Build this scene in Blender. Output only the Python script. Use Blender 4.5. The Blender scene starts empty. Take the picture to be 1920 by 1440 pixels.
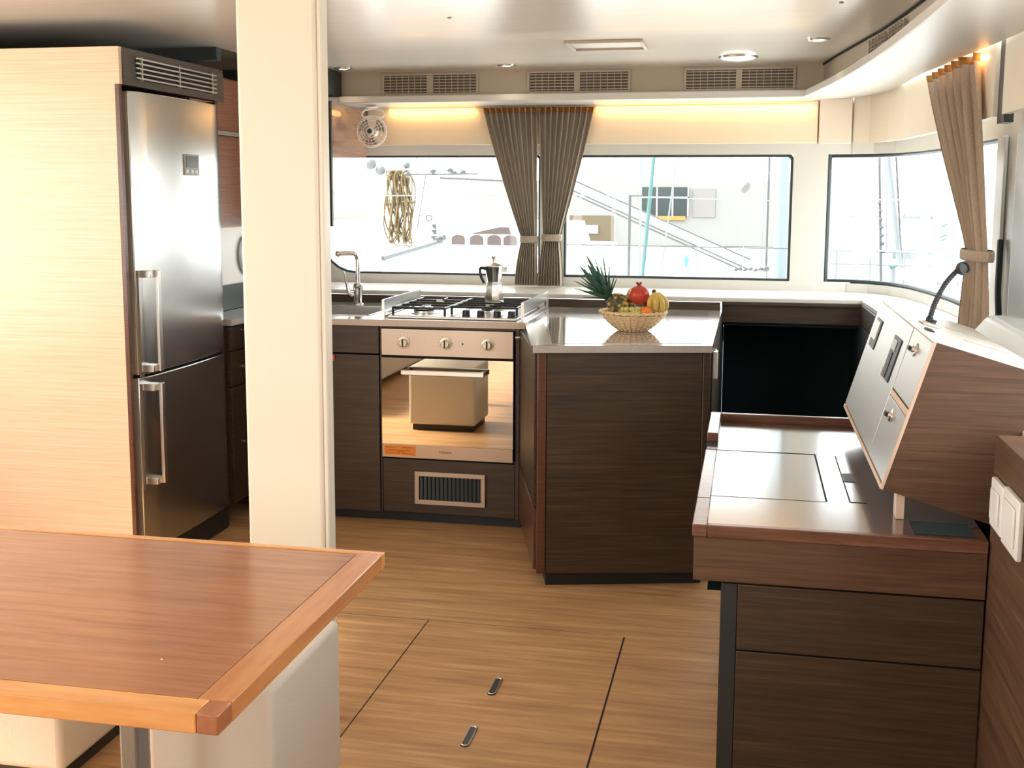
import bpy, bmesh, math, random
from mathutils import Vector, Matrix
random.seed(7)
S = bpy.context.scene
COL = S.collection
PI = math.pi

# ------------------------------------------------------------ camera
def setup_camera():
    pitch, yaw, a = math.radians(7.55), math.radians(11.6), 0.004
    fw = Vector((-math.sin(yaw)*math.cos(pitch), math.cos(yaw)*math.cos(pitch), -math.sin(pitch)))
    r = fw.cross(Vector((0, 0, 1))).normalized(); u = r.cross(fw)
    r2 = r*math.cos(a) + u*math.sin(a); u2 = -r*math.sin(a) + u*math.cos(a)
    cam = bpy.data.cameras.new('camera'); o = bpy.data.objects.new('camera', cam); COL.objects.link(o)
    M = Matrix((r2, u2, -fw)).transposed().to_4x4(); M.translation = Vector((0, 0, 1.48))
    o.matrix_world = M
    cam.sensor_width = 36; cam.lens = 2150/1920*36; cam.shift_y = -70/1920; cam.clip_start = 0.05
    cam.dof.use_dof = False
    S.camera = o
setup_camera()

# ------------------------------------------------------------ world, light, exposure
SKY = 7.0
w = bpy.data.worlds.new('sky'); S.world = w; w.use_nodes = True
nt = w.node_tree; nt.nodes.clear()
out = nt.nodes.new('ShaderNodeOutputWorld'); bg = nt.nodes.new('ShaderNodeBackground')
tc = nt.nodes.new('ShaderNodeTexCoord'); sep = nt.nodes.new('ShaderNodeSeparateXYZ'); cr = nt.nodes.new('ShaderNodeValToRGB')
nt.links.new(tc.outputs['Generated'], sep.inputs[0]); nt.links.new(sep.outputs['Z'], cr.inputs[0])
cr.color_ramp.elements[0].color = (0.80, 0.78, 0.74, 1); cr.color_ramp.elements[0].position = 0.0
cr.color_ramp.elements[1].color = (0.93, 0.97, 1.0, 1); cr.color_ramp.elements[1].position = 0.35
nt.links.new(cr.outputs[0], bg.inputs[0]); bg.inputs[1].default_value = SKY
nt.links.new(bg.outputs[0], out.inputs[0])
S.view_settings.view_transform = 'Standard'; S.view_settings.look = 'None'
S.view_settings.exposure = 0.0; S.view_settings.gamma = 1; S.view_settings.use_curve_mapping = False

def area(name, loc, direction, sx, sy, power=0, color=(1, 1, 1), portal=False):
    L = bpy.data.lights.new(name, 'AREA'); L.shape = 'RECTANGLE'; L.size = sx; L.size_y = sy
    L.energy = power; L.color = color
    if portal: L.cycles.is_portal = True
    o = bpy.data.objects.new(name, L); COL.objects.link(o); o.location = loc
    o.rotation_euler = Vector(direction).to_track_quat('-Z', 'Y').to_euler()
    return o
# portals: they only guide the sky's own light through the real openings
area('portal_front', (-0.95, 6.2, 1.37), (0, -1, 0), 2.9, 0.68, portal=True)
area('portal_corner', (0.98, 5.3, 1.37), (-1, -0.1, 0), 1.6, 0.68, portal=True)
area('portal_side', (1.0, 1.35, 1.45), (-1, 0, 0), 2.5, 0.8, portal=True)
area('portal_left', (-3.45, 1.4, 1.375), (1, 0, 0), 4.2, 1.1, portal=True)
area('portal_aft', (-2.4, -2.6, 1.0), (0, 1, 0), 1.4, 1.9, portal=True)

sl = bpy.data.lights.new('sun', 'SUN'); sl.energy = 17; sl.angle = math.radians(12); sl.color = (1.0, 0.92, 0.80)
so = bpy.data.objects.new('sun', sl); COL.objects.link(so); so.location = (-6, 0, 6)
so.rotation_euler = Vector((0.74, 0.06, -0.74)).to_track_quat('-Z', 'Y').to_euler()

# ------------------------------------------------------------ materials
def _mat(name):
    m = bpy.data.materials.new(name); m.use_nodes = True
    n = m.node_tree.nodes; l = m.node_tree.links
    return m, n, l, n['Principled BSDF']
def plain(name, col, rough=0.5, metal=0.0, var=0.04, vs=6.0, bump=0.0, bs=80, coat=0.0, trans=0.0, emit=None, es=0, sub=0, scale=(1,1,1)):
    m, n, l, b = _mat(name)
    t = n.new('ShaderNodeTexCoord'); mp = n.new('ShaderNodeMapping'); mp.inputs['Scale'].default_value = scale
    l.new(t.outputs['Object'], mp.inputs[0])
    no = n.new('ShaderNodeTexNoise'); no.inputs['Scale'].default_value = vs; no.inputs['Detail'].default_value = 3
    l.new(mp.outputs[0], no.inputs['Vector'])
    mx = n.new('ShaderNodeMix'); mx.data_type = 'RGBA'
    mx.inputs[6].default_value = tuple(max(0, c*(1-var)) for c in col)+(1,)
    mx.inputs[7].default_value = tuple(min(1, c*(1+var)) for c in col)+(1,)
    l.new(no.outputs[0], mx.inputs[0]); l.new(mx.outputs[2], b.inputs['Base Color'])
    b.inputs['Roughness'].default_value = rough; b.inputs['Metallic'].default_value = metal
    if coat: b.inputs['Coat Weight'].default_value = coat; b.inputs['Coat Roughness'].default_value = 0.08
    if trans: b.inputs['Transmission Weight'].default_value = trans
    if emit: b.inputs['Emission Color'].default_value = emit+(1,); b.inputs['Emission Strength'].default_value = es
    if sub: b.inputs['Subsurface Weight'].default_value = sub
    if bump:
        n2 = n.new('ShaderNodeTexNoise'); n2.inputs['Scale'].default_value = bs; l.new(mp.outputs[0], n2.inputs['Vector'])
        bp = n.new('ShaderNodeBump'); bp.inputs['Strength'].default_value = bump; bp.inputs['Distance'].default_value = 0.002
        l.new(n2.outputs[0], bp.inputs['Height']); l.new(bp.outputs[0], b.inputs['Normal'])
    return m
def wood(name, dark, mid, light, grain=(1.6, 1.6, 55), rough=0.35, coat=0.2, contrast=(0.3, 0.55, 0.75), bump=0.12):
    m, n, l, b = _mat(name)
    t = n.new('ShaderNodeTexCoord'); mp = n.new('ShaderNodeMapping'); mp.inputs['Scale'].default_value = grain
    l.new(t.outputs['Object'], mp.inputs[0])
    a = n.new('ShaderNodeTexNoise'); a.inputs['Scale'].default_value = 1.6; a.inputs['Detail'].default_value = 7; a.inputs['Roughness'].default_value = 0.62
    l.new(mp.outputs[0], a.inputs['Vector'])
    mp2 = n.new('ShaderNodeMapping'); mp2.inputs['Scale'].default_value = tuple(g*4.2 for g in grain); l.new(t.outputs['Object'], mp2.inputs[0])
    c = n.new('ShaderNodeTexNoise'); c.inputs['Scale'].default_value = 1.0; c.inputs['Detail'].default_value = 4; l.new(mp2.outputs[0], c.inputs['Vector'])
    mi = n.new('ShaderNodeMix'); mi.data_type = 'FLOAT'; mi.inputs[0].default_value = 0.4
    l.new(a.outputs[0], mi.inputs[2]); l.new(c.outputs[0], mi.inputs[3])
    r = n.new('ShaderNodeValToRGB'); e = r.color_ramp.elements
    e[0].position = contrast[0]; e[0].color = dark+(1,); e[1].position = contrast[2]; e[1].color = light+(1,)
    x = e.new(contrast[1]); x.color = mid+(1,)
    l.new(mi.outputs[0], r.inputs[0]); l.new(r.outputs[0], b.inputs['Base Color'])
    b.inputs['Roughness'].default_value = rough; b.inputs['Coat Weight'].default_value = coat; b.inputs['Coat Roughness'].default_value = 0.15
    bp = n.new('ShaderNodeBump'); bp.inputs['Strength'].default_value = bump; bp.inputs['Distance'].default_value = 0.001
    l.new(mi.outputs[0], bp.inputs['Height']); l.new(bp.outputs[0], b.inputs['Normal'])
    return m
def brushed(name, col, rough=0.3, grain=(60, 60, 1.5), amt=0.12):
    m, n, l, b = _mat(name)
    t = n.new('ShaderNodeTexCoord'); mp = n.new('ShaderNodeMapping'); mp.inputs['Scale'].default_value = grain
    l.new(t.outputs['Object'], mp.inputs[0])
    a = n.new('ShaderNodeTexNoise'); a.inputs['Scale'].default_value = 6; a.inputs['Detail'].default_value = 4; l.new(mp.outputs[0], a.inputs['Vector'])
    mr = n.new('ShaderNodeMapRange'); mr.inputs['To Min'].default_value = rough-amt/2; mr.inputs['To Max'].default_value = rough+amt/2
    l.new(a.outputs[0], mr.inputs[0]); l.new(mr.outputs[0], b.inputs['Roughness'])
    b.inputs['Base Color'].default_value = col+(1,); b.inputs['Metallic'].default_value = 1
    return m
def glass_mat(name, tint=(1, 1, 1)):
    m, n, l, b = _mat(name); n.remove(b); o = n['Material Output']
    tr = n.new('ShaderNodeBsdfTransparent'); tr.inputs[0].default_value = tint+(1,)
    gl = n.new('ShaderNodeBsdfGlossy'); gl.inputs['Roughness'].default_value = 0.02
    lw = n.new('ShaderNodeLayerWeight'); lw.inputs['Blend'].default_value = 0.5
    pw = n.new('ShaderNodeMath'); pw.operation = 'POWER'; pw.inputs[1].default_value = 5; l.new(lw.outputs['Facing'], pw.inputs[0])
    fr = n.new('ShaderNodeMath'); fr.operation = 'MULTIPLY_ADD'; fr.inputs[1].default_value = 0.6; fr.inputs[2].default_value = 0.03; l.new(pw.outputs[0], fr.inputs[0])
    mx = n.new('ShaderNodeMixShader'); l.new(fr.outputs[0], mx.inputs[0]); l.new(tr.outputs[0], mx.inputs[1]); l.new(gl.outputs[0], mx.inputs[2])
    l.new(mx.outputs[0], o.inputs[0]); return m
def fabric(name, col, tr=0.15, stripe=220):
    m, n, l, b = _mat(name); o = n['Material Output']
    t = n.new('ShaderNodeTexCoord'); mp = n.new('ShaderNodeMapping'); mp.inputs['Scale'].default_value = (stripe, stripe, 12); l.new(t.outputs['Object'], mp.inputs[0])
    a = n.new('ShaderNodeTexNoise'); a.inputs['Scale'].default_value = 1; a.inputs['Detail'].default_value = 3; l.new(mp.outputs[0], a.inputs['Vector'])
    mx = n.new('ShaderNodeMix'); mx.data_type = 'RGBA'
    mx.inputs[6].default_value = tuple(c*0.7 for c in col)+(1,); mx.inputs[7].default_value = tuple(min(1, c*1.25) for c in col)+(1,)
    l.new(a.outputs[0], mx.inputs[0]); l.new(mx.outputs[2], b.inputs['Base Color']); b.inputs['Roughness'].default_value = 0.9
    b.inputs['Sheen Weight'].default_value = 0.2
    ts = n.new('ShaderNodeBsdfTranslucent'); l.new(mx.outputs[2], ts.inputs[0])
    ms = n.new('ShaderNodeMixShader'); ms.inputs[0].default_value = tr; l.new(b.outputs[0], ms.inputs[1]); l.new(ts.outputs[0], ms.inputs[2]); l.new(ms.outputs[0], o.inputs[0])
    return m
def emis(name, col, s):
    m, n, l, b = _mat(name); b.inputs['Base Color'].default_value = col+(1,)
    b.inputs['Emission Color'].default_value = col+(1,); b.inputs['Emission Strength'].default_value = s
    return m
def ceiling_mat():
    m, n, l, b = _mat('ceiling_panel_gloss')
    t = n.new('ShaderNodeTexCoord'); sp = n.new('ShaderNodeSeparateXYZ'); l.new(t.outputs['Object'], sp.inputs[0])
    d = n.new('ShaderNodeMath'); d.operation = 'MULTIPLY'; d.inputs[1].default_value = 1/0.28; l.new(sp.outputs['Y'], d.inputs[0])
    f = n.new('ShaderNodeMath'); f.operation = 'FRACT'; l.new(d.outputs[0], f.inputs[0])
    g = n.new('ShaderNodeMath'); g.operation = 'LESS_THAN'; g.inputs[1].default_value = 0.022; l.new(f.outputs[0], g.inputs[0])
    mx = n.new('ShaderNodeMix'); mx.data_type = 'RGBA'; mx.inputs[6].default_value = (0.86, 0.80, 0.70, 1); mx.inputs[7].default_value = (0.76, 0.70, 0.60, 1)
    l.new(g.outputs[0], mx.inputs[0]); l.new(mx.outputs[2], b.inputs['Base Color'])
    b.inputs['Roughness'].default_value = 0.22; b.inputs['Coat Weight'].default_value = 0.3
    return m

M_ceil = ceiling_mat()
M_wallw = plain('white_gelcoat', (0.66, 0.65, 0.60), 0.3, var=0.02)
M_sill = plain('white_gelcoat_sill', (0.66, 0.62, 0.57), 0.22, var=0.02)
M_cream = plain('cream_vinyl', (0.82, 0.70, 0.52), 0.55, var=0.03)
M_creamwall = plain('beige_lining', (0.70, 0.58, 0.44), 0.6)
M_soffit = plain('soffit_lining', (0.62, 0.59, 0.53), 0.35, var=0.02)
M_fascia = plain('fascia_lining', (0.48, 0.40, 0.30), 0.45, var=0.03)
M_dkwood = wood('wenge_veneer', (0.018, 0.012, 0.007), (0.055, 0.033, 0.018), (0.115, 0.070, 0.038), rough=0.45, coat=0.05)
M_dkwood_red = wood('mahogany_trim', (0.06, 0.022, 0.012), (0.12, 0.045, 0.026), (0.20, 0.085, 0.05), rough=0.3)
M_boxwood = wood('walnut_side_veneer', (0.040, 0.019, 0.010), (0.115, 0.056, 0.028), (0.20, 0.105, 0.056), rough=0.45, coat=0.05)
M_desktop = wood('glossy_walnut_top', (0.045, 0.02, 0.012), (0.085, 0.042, 0.028), (0.14, 0.07, 0.045), grain=(3, 30, 3), rough=0.16, coat=1.0, bump=0.02)
M_edgewood = wood('walnut_edge', (0.08, 0.032, 0.018), (0.16, 0.07, 0.042), (0.26, 0.13, 0.08), grain=(3, 40, 40), rough=0.3)
M_oak = wood('light_oak_veneer', (0.62, 0.41, 0.25), (0.73, 0.52, 0.35), (0.81, 0.63, 0.46), grain=(1.0, 1.0, 95), rough=0.35, coat=0.15, contrast=(0.3, 0.5, 0.7))
M_floor = wood('floor_planks', (0.30, 0.155, 0.065), (0.56, 0.32, 0.145), (0.76, 0.49, 0.26), grain=(0.9, 12, 1), rough=0.5, coat=0.0)
M_table = wood('table_teak', (0.22, 0.075, 0.028), (0.36, 0.14, 0.055), (0.47, 0.21, 0.095), grain=(1.6, 22, 1.6), rough=0.26, coat=0.45, contrast=(0.28, 0.5, 0.74))
M_tabedge = wood('table_edge_maple', (0.55, 0.22, 0.06), (0.72, 0.33, 0.10), (0.82, 0.43, 0.16), grain=(2, 14, 14), rough=0.26, coat=0.45)
M_tabcorner = wood('table_corner_block', (0.28, 0.085, 0.03), (0.38, 0.13, 0.05), (0.46, 0.18, 0.07), grain=(20, 2, 20), rough=0.3, coat=0.4)
M_uwood = wood('upper_cabinet_veneer', (0.16, 0.055, 0.028), (0.30, 0.125, 0.068), (0.44, 0.20, 0.12), rough=0.35)
M_post = plain('cream_post_paint', (0.82, 0.75, 0.62), 0.35, var=0.02)
M_leather = plain('cream_leather', (0.68, 0.62, 0.52), 0.5, bump=0.3, bs=180)
M_counter = plain('grey_stone_counter', (0.46, 0.43, 0.39), 0.12, vs=160, var=0.22, coat=0.8)
M_inlay = plain('polished_counter_inlay', (0.40, 0.385, 0.36), 0.06, vs=160, var=0.18, coat=1.0)
M_ctredge = plain('counter_edge_moulding', (0.55, 0.46, 0.37), 0.25, vs=120, var=0.1)
M_steel = brushed('brushed_steel', (0.62, 0.60, 0.57), 0.3, grain=(60, 60, 1.5))
M_fridge = brushed('fridge_steel', (0.56, 0.56, 0.545), 0.25, grain=(2, 2, 60), amt=0.03)
M_ovensteel = brushed('oven_steel', (0.46, 0.385, 0.315), 0.34, grain=(2, 2, 60))
M_chrome = plain('chrome', (0.82, 0.82, 0.80), 0.08, 1.0, var=0.01)
M_satin = plain('satin_aluminium', (0.72, 0.71, 0.68), 0.3, 1.0, var=0.02)
M_mirror = plain('oven_mirror_glass', (0.44, 0.42, 0.37), 0.015, 1.0, var=0.0)
M_black = plain('black_rubber', (0.012, 0.016, 0.018), 0.45)
M_seal = plain('window_gasket', (0.02, 0.035, 0.04), 0.4)
M_iron = plain('cast_iron_black', (0.010, 0.014, 0.016), 0.35)
M_gap = plain('dark_gap', (0.008, 0.008, 0.008), 0.9)
M_recess_shade = plain('painted_recess_shade', (0.006, 0.022, 0.026), 0.85)  # shade of unlit recesses put into the colour
M_dkend = plain('cabinet_dark_end', (0.018, 0.024, 0.024), 0.5)
M_whitep = plain('white_plastic', (0.82, 0.80, 0.77), 0.35, var=0.01)
M_paleblue = plain('pale_door_panel', (0.72, 0.78, 0.79), 0.4, var=0.02)
M_glass = glass_mat('window_glass', (0.97, 0.99, 0.99))
M_curtain = fabric('taupe_curtain_fabric', (0.50, 0.43, 0.35), 0.25)
M_curtain2 = fabric('beige_curtain_fabric', (0.52, 0.40, 0.29), 0.16)
M_cglow = fabric('curtain_heading_painted_glow', (0.60, 0.30, 0.08), 0.3, 90)  # warm glow of the light strips painted into the curtain tops
M_vent = plain('vent_grille_taupe', (0.30, 0.25, 0.19), 0.5)
M_ventd = plain('vent_depth', (0.12, 0.10, 0.075), 0.8)
M_panelgrey = brushed('console_grey_panel', (0.62, 0.61, 0.58), 0.42, grain=(30, 30, 2))
M_consolew = plain('console_white_laminate', (0.80, 0.76, 0.70), 0.35, var=0.02)
M_edgebeige = plain('console_edge_band', (0.66, 0.48, 0.36), 0.45)
M_led = emis('led_warm', (1.0, 0.55, 0.15), 5)
M_spot = emis('spot_warm', (1.0, 0.86, 0.62), 14)
M_orange = plain('orange_sticker', (0.85, 0.27, 0.02), 0.5)
M_red = plain('red_tag', (0.7, 0.10, 0.06), 0.5)
M_display = plain('fridge_display', (0.10, 0.12, 0.11), 0.2)
M_dispfr = plain('display_bezel', (0.30, 0.31, 0.28), 0.3)
M_deck = plain('white_deck', (0.75, 0.76, 0.76), 0.5)
M_hull = plain('boat_hull_white', (0.5, 0.51, 0.52), 0.3)
M_extgrey = plain('grey_rigging', (0.0385, 0.0413, 0.0440), 0.4)
M_extlt = plain('pale_aluminium_mast', (0.1210, 0.1375, 0.1430), 0.4)
M_extteal = plain('teal_rope', (0.0330, 0.0935, 0.0935), 0.6)
M_rope = plain('tan_rope', (0.1100, 0.0743, 0.0303), 0.8, var=0.4, vs=60)
M_extwin = plain('dark_marine_window', (0.0138, 0.0248, 0.0248), 0.15)
M_extbrick = plain('dusty_pink_wall', (0.0660, 0.0468, 0.0413), 0.8)
M_exttan = plain('tan_awning', (0.0935, 0.0715, 0.0413), 0.8)
M_water = plain('harbour_water', (0.20, 0.24, 0.25), 0.2, bump=0.5, bs=3)
M_quay = plain('quay_concrete', (0.30, 0.29, 0.27), 0.8)

# ------------------------------------------------------------ mesh helpers
WORLD = {}
class MB:
    def __init__(s, M=None): s.bm = bmesh.new(); s.M = M
    def _v(s, p):
        p = Vector(p); return s.bm.verts.new(s.M @ p if s.M else p)
    def faces(s, vs, fs):
        v = [s._v(p) for p in vs]
        for f in fs:
            try: s.bm.faces.new([v[i] for i in f])
            except ValueError: pass
        return s
    def box(s, x0, x1, y0, y1, z0, z1):
        vs = [(x, y, z) for z in (z0, z1) for y in (y0, y1) for x in (x0, x1)]
        return s.faces(vs, [(0, 2, 3, 1), (4, 5, 7, 6), (0, 1, 5, 4), (2, 6, 7, 3), (0, 4, 6, 2), (1, 3, 7, 5)])
    def prism(s, poly, z0, z1):
        n = len(poly); vs = [(x, y, z0) for x, y in poly] + [(x, y, z1) for x, y in poly]
        area2 = sum(poly[i][0]*poly[(i+1) % n][1]-poly[(i+1) % n][0]*poly[i][1] for i in range(n))
        if area2 < 0: vs = [(x, y, z0) for x, y in poly[::-1]] + [(x, y, z1) for x, y in poly[::-1]]
        return s.faces(vs, [tuple(range(n))[::-1], tuple(range(n, 2*n))] + [(i, (i+1) % n, n+(i+1) % n, n+i) for i in range(n)])
    def prism_dir(s, pts, d):   # pts: planar loop of 3D points, extruded along vector d
        n = len(pts); d = Vector(d); a = [Vector(p) for p in pts]
        vs = a + [p+d for p in a]
        return s.faces(vs, [tuple(range(n))[::-1], tuple(range(n, 2*n))] + [(i, (i+1) % n, n+(i+1) % n, n+i) for i in range(n)])
    def tube(s, pts, r, n=10, closed=False, caps=True, flat=1.0):
        pts = [Vector(p) for p in pts]; k = len(pts); rr = r if isinstance(r, (list, tuple)) else [r]*k
        rings = []; up = None
        for i in range(k):
            a = pts[(i-1) % k] if (closed or i > 0) else pts[i]; b = pts[(i+1) % k] if (closed or i < k-1) else pts[i]
            t = (b-a).normalized()
            if up is None:
                up = t.orthogonal().normalized()
            else:
                up = (up - t*up.dot(t))
                up = up.normalized() if up.length > 1e-6 else t.orthogonal().normalized()
            q = t.cross(up)
            rings.append([s._v(pts[i] + (up*math.cos(2*PI*j/n) + q*math.sin(2*PI*j/n)*flat)*rr[i]) for j in range(n)])
        for i in range(k if closed else k-1):
            A, B = rings[i], rings[(i+1) % k]
            for j in range(n):
                s.bm.faces.new((A[j], A[(j+1) % n], B[(j+1) % n], B[j]))
        if caps and not closed:
            s.bm.faces.new(rings[0][::-1]); s.bm.faces.new(rings[-1])
        return s
    def cyl(s, a, b, r, r2=None, n=20): return s.tube([a, b], [r, r if r2 is None else r2], n)
    def lathe(s, c, prof, n=32, axis=(0, 0, 1)):
        q = Vector((0, 0, 1)).rotation_difference(Vector(axis).normalized()).to_matrix(); c = Vector(c)
        rings = []
        for r, z in prof:
            if r < 1e-6: rings.append([s._v(c + q @ Vector((0, 0, z)))])
            else: rings.append([s._v(c + q @ Vector((r*math.cos(2*PI*j/n), r*math.sin(2*PI*j/n), z))) for j in range(n)])
        for A, B in zip(rings, rings[1:]):
            for j in range(n):
                k = (j+1) % n
                if len(A) == 1 and len(B) == 1: continue
                if len(A) == 1: s.bm.faces.new((A[0], B[k], B[j]))
                elif len(B) == 1: s.bm.faces.new((A[j], A[k], B[0]))
                else: s.bm.faces.new((A[j], A[k], B[k], B[j]))
        if len(rings[0]) > 1: s.bm.faces.new(rings[0][::-1])
        if len(rings[-1]) > 1: s.bm.faces.new(rings[-1])
        return s
    def grid(s, fn, nu, nv):
        g = [[s._v(fn(i/nu, j/nv)) for i in range(nu+1)] for j in range(nv+1)]
        for j in range(nv):
            for i in range(nu): s.bm.faces.new((g[j][i], g[j][i+1], g[j+1][i+1], g[j+1][i]))
        return s
    def ball(s, c, r, n=16, sc=(1, 1, 1), rot=None):
        c = Vector(c); m = n//2; rings = []
        R = rot if rot else Matrix.Identity(3)
        for i in range(m+1):
            t = PI*i/m
            if i in (0, m): rings.append([s._v(c + R @ Vector((0, 0, r*math.cos(t)*sc[2])))])
            else: rings.append([s._v(c + R @ Vector((r*math.sin(t)*math.cos(2*PI*j/n)*sc[0], r*math.sin(t)*math.sin(2*PI*j/n)*sc[1], r*math.cos(t)*sc[2]))) for j in range(n)])
        for A, B in zip(rings, rings[1:]):
            for j in range(n):
                k = (j+1) % n
                if len(A) == 1: s.bm.faces.new((A[0], B[j], B[k]))
                elif len(B) == 1: s.bm.faces.new((A[k], A[j], B[0]))
                else: s.bm.faces.new((A[j], B[j], B[k], A[k]))
        return s
    def build(s, name, mat, parent=None, bevel=0, seg=2, smooth=35, solid=0, **tags):
        bmesh.ops.recalc_face_normals(s.bm, faces=s.bm.faces[:])
        me = bpy.data.meshes.new(name)
        co = [v.co for v in s.bm.verts]
        mn = Vector([min(c[i] for c in co) for i in range(3)]); mxx = Vector([max(c[i] for c in co) for i in range(3)])
        org = Vector(((mn.x+mxx.x)/2, (mn.y+mxx.y)/2, mn.z))
        for v in s.bm.verts: v.co -= org
        s.bm.to_mesh(me); s.bm.free()
        for p in me.polygons: p.use_smooth = True
        try: me.set_sharp_from_angle(angle=math.radians(smooth))
        except Exception: pass
        me.materials.append(mat)
        o = bpy.data.objects.new(name, me); COL.objects.link(o)
        if parent is not None:
            o.parent = parent; o.location = org - WORLD[parent]
        else: o.location = org
        WORLD[o] = org
        if solid:
            q = o.modifiers.new('thickness', 'SOLIDIFY'); q.thickness = solid; q.offset = 0
        if bevel:
            b = o.modifiers.new('bevel', 'BEVEL'); b.width = bevel; b.segments = seg; b.limit_method = 'ANGLE'; b.angle_limit = math.radians(40)
            b.harden_normals = False
        tagit(o, **tags)
        return o
def tagit(o, label=None, cat=None, group=None, kind=None):
    if label: o['label'] = label
    if cat: o['category'] = cat
    if group: o['group'] = group
    if kind: o['kind'] = kind
    return o
def thing(name, loc, label, cat, group=None, kind=None):
    o = bpy.data.objects.new(name, None); COL.objects.link(o); o.location = loc; o.empty_display_size = 0.1
    WORLD[o] = Vector(loc); return tagit(o, label, cat, group, kind)
def struct(name, mb, mat, parent=None, **k):
    if parent is None: k['kind'] = 'structure'
    return mb.build(name, mat, parent, **k)
def text_obj(name, txt, size, mat, parent, loc, rot, ext=0.0006):
    c = bpy.data.curves.new(name, 'FONT'); c.body = txt; c.size = size; c.extrude = ext; c.align_x = 'CENTER'; c.align_y = 'CENTER'; c.space_character = 1.1
    c.materials.append(mat)
    tmp = bpy.data.objects.new('tmp', c); COL.objects.link(tmp); dg = bpy.context.evaluated_depsgraph_get()
    me = bpy.data.meshes.new_from_object(tmp.evaluated_get(dg)); bpy.data.objects.remove(tmp); bpy.data.curves.remove(c)
    o = bpy.data.objects.new(name, me); COL.objects.link(o); o.parent = parent; o.location = Vector(loc)-WORLD[parent]; o.rotation_euler = rot
    return o
def smooth_curve(pts, n=8):
    P = [Vector(p) for p in pts]; out = []
    for i in range(len(P)-1):
        p0 = P[max(i-1, 0)]; p1 = P[i]; p2 = P[i+1]; p3 = P[min(i+2, len(P)-1)]
        for k in range(n):
            t = k/n
            out.append(0.5*((2*p1)+(-p0+p2)*t+(2*p0-5*p1+4*p2-p3)*t*t+(-p0+3*p1-3*p2+p3)*t**3))
    out.append(P[-1]); return out

# ============================================================ THE SETTING
# floor: continuous sole with the stairwell left open
f = MB()
f.box(-3.45, -0.115, -2.6, 6.3, -0.04, 0); f.box(-0.115, 0.55, -2.6, 4.25, -0.04, 0); f.box(0.55, 1.0, -2.6, 6.3, -0.04, 0); f.box(-0.115, 0.55, 6.205, 6.3, -0.04, 0)
struct('floor', f, M_floor)

# stairwell down to the hull, its unlit shade painted in as near-black colour
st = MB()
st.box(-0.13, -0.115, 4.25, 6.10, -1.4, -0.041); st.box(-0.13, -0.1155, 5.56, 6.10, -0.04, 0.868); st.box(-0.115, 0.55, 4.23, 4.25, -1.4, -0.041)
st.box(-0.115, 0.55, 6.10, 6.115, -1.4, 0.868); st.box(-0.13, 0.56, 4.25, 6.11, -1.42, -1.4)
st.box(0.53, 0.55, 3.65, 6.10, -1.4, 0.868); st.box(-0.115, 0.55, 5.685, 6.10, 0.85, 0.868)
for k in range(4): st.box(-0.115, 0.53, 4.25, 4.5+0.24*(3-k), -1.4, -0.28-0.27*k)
struct('stairwell', st, M_recess_shade)

# ceiling
cp = [(-3.45, -2.6), (0.60, -2.6), (0.585, 1.0), (0.575, 2.4), (0.56, 3.2), (0.535, 3.95), (0.50, 4.6), (0.43, 5.2), (0.345, 5.76), (-2.25, 5.76), (-2.25, 4.66), (-3.45, 4.66)]
struct('ceiling', MB().prism(cp, 2.10, 2.13), M_ceil)
struct('trim_1', MB().prism([(-3.45, 4.66), (-2.24, 4.66), (-2.0, 5.76), (-2.0, 6.3), (-3.45, 6.3)], 2.16, 2.18), M_creamwall)
struct('trim_2', MB().box(-3.45, -2.25, 4.66, 4.70, 2.045, 2.16), M_dkend)

# front wall
wf = MB()
W0, W1 = 6.12, 6.22
wf.box(-3.45, 0.40, W0, W1, 0.0, 1.035) if False else None
wf.box(-3.45, 0.52, W0, W1, 0.985, 1.040); wf.box(-3.45, 0.52, W0, W1, 1.690, 2.16)
wf.box(-3.45, -2.36, W0, W1, 1.040, 1.690); wf.box(-1.105, -0.975, W0, W1, 1.040, 1.690); wf.box(0.213, 0.385, W0, W1, 1.040, 1.690)
# rounded lower-left corner of the first opening
R = 0.20; arc = [(-2.36, 1.040)] + [(-2.36+R-R*math.cos(a), 1.040+R-R*math.sin(a)) for a in [PI/2*k/8 for k in range(9)]]
wf.prism_dir([(x, W0, z) for x, z in arc], (0, W1-W0, 0))
struct('wall_front', wf, M_wallw)
struct('wall_galley', MB().box(-3.45, -0.13, 5.60, 6.12, 0.0, 0.90), M_dkwood)

# curved corner / side wall path
PW = [(0.385, 6.12), (0.50, 6.115), (0.60, 6.07), (0.69, 5.97), (0.755, 5.80), (0.80, 5.55), (0.835, 5.2), (0.857, 4.8), (0.87, 4.47), (0.88, 4.2), (0.885, 3.7), (0.89, 3.0), (0.895, 0.0), (0.90, -2.6)]
def offs(path, d):
    o = []
    for i, p in enumerate(path):
        a = Vector(path[max(i-1, 0)]); b = Vector(path[min(i+1, len(path)-1)]); t = (b-a).normalized()
        o.append((p[0]-t.y*d, p[1]+t.x*d))
    return o
def strip(mb, path, d0, d1, z0, z1):
    A = offs(path, d0); B = offs(path, d1)
    for i in range(len(path)-1):
        mb.prism([A[i], A[i+1], B[i+1], B[i]], z0, z1)
    return mb
wr = MB()
strip(wr, PW[1:9], 0, 0.08, 0.985, 1.035); strip(wr, PW[1:], 0, 0.08, 1.69, 2.16)
strip(wr, PW[8:10], 0, 0.08, 0.985, 1.69)
strip(wr, [(0.895, 0.0), (0.90, -2.6)], 0, 0.08, 0, 1.69)
strip(wr, [(0.887, 3.0), (0.895, 0.0)], 0, 0.08, 0, 1.05)
strip(wr, PW[1:12], 0, 0.08, 0, 0.985)
struct('wall_right', wr, M_wallw)
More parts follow.
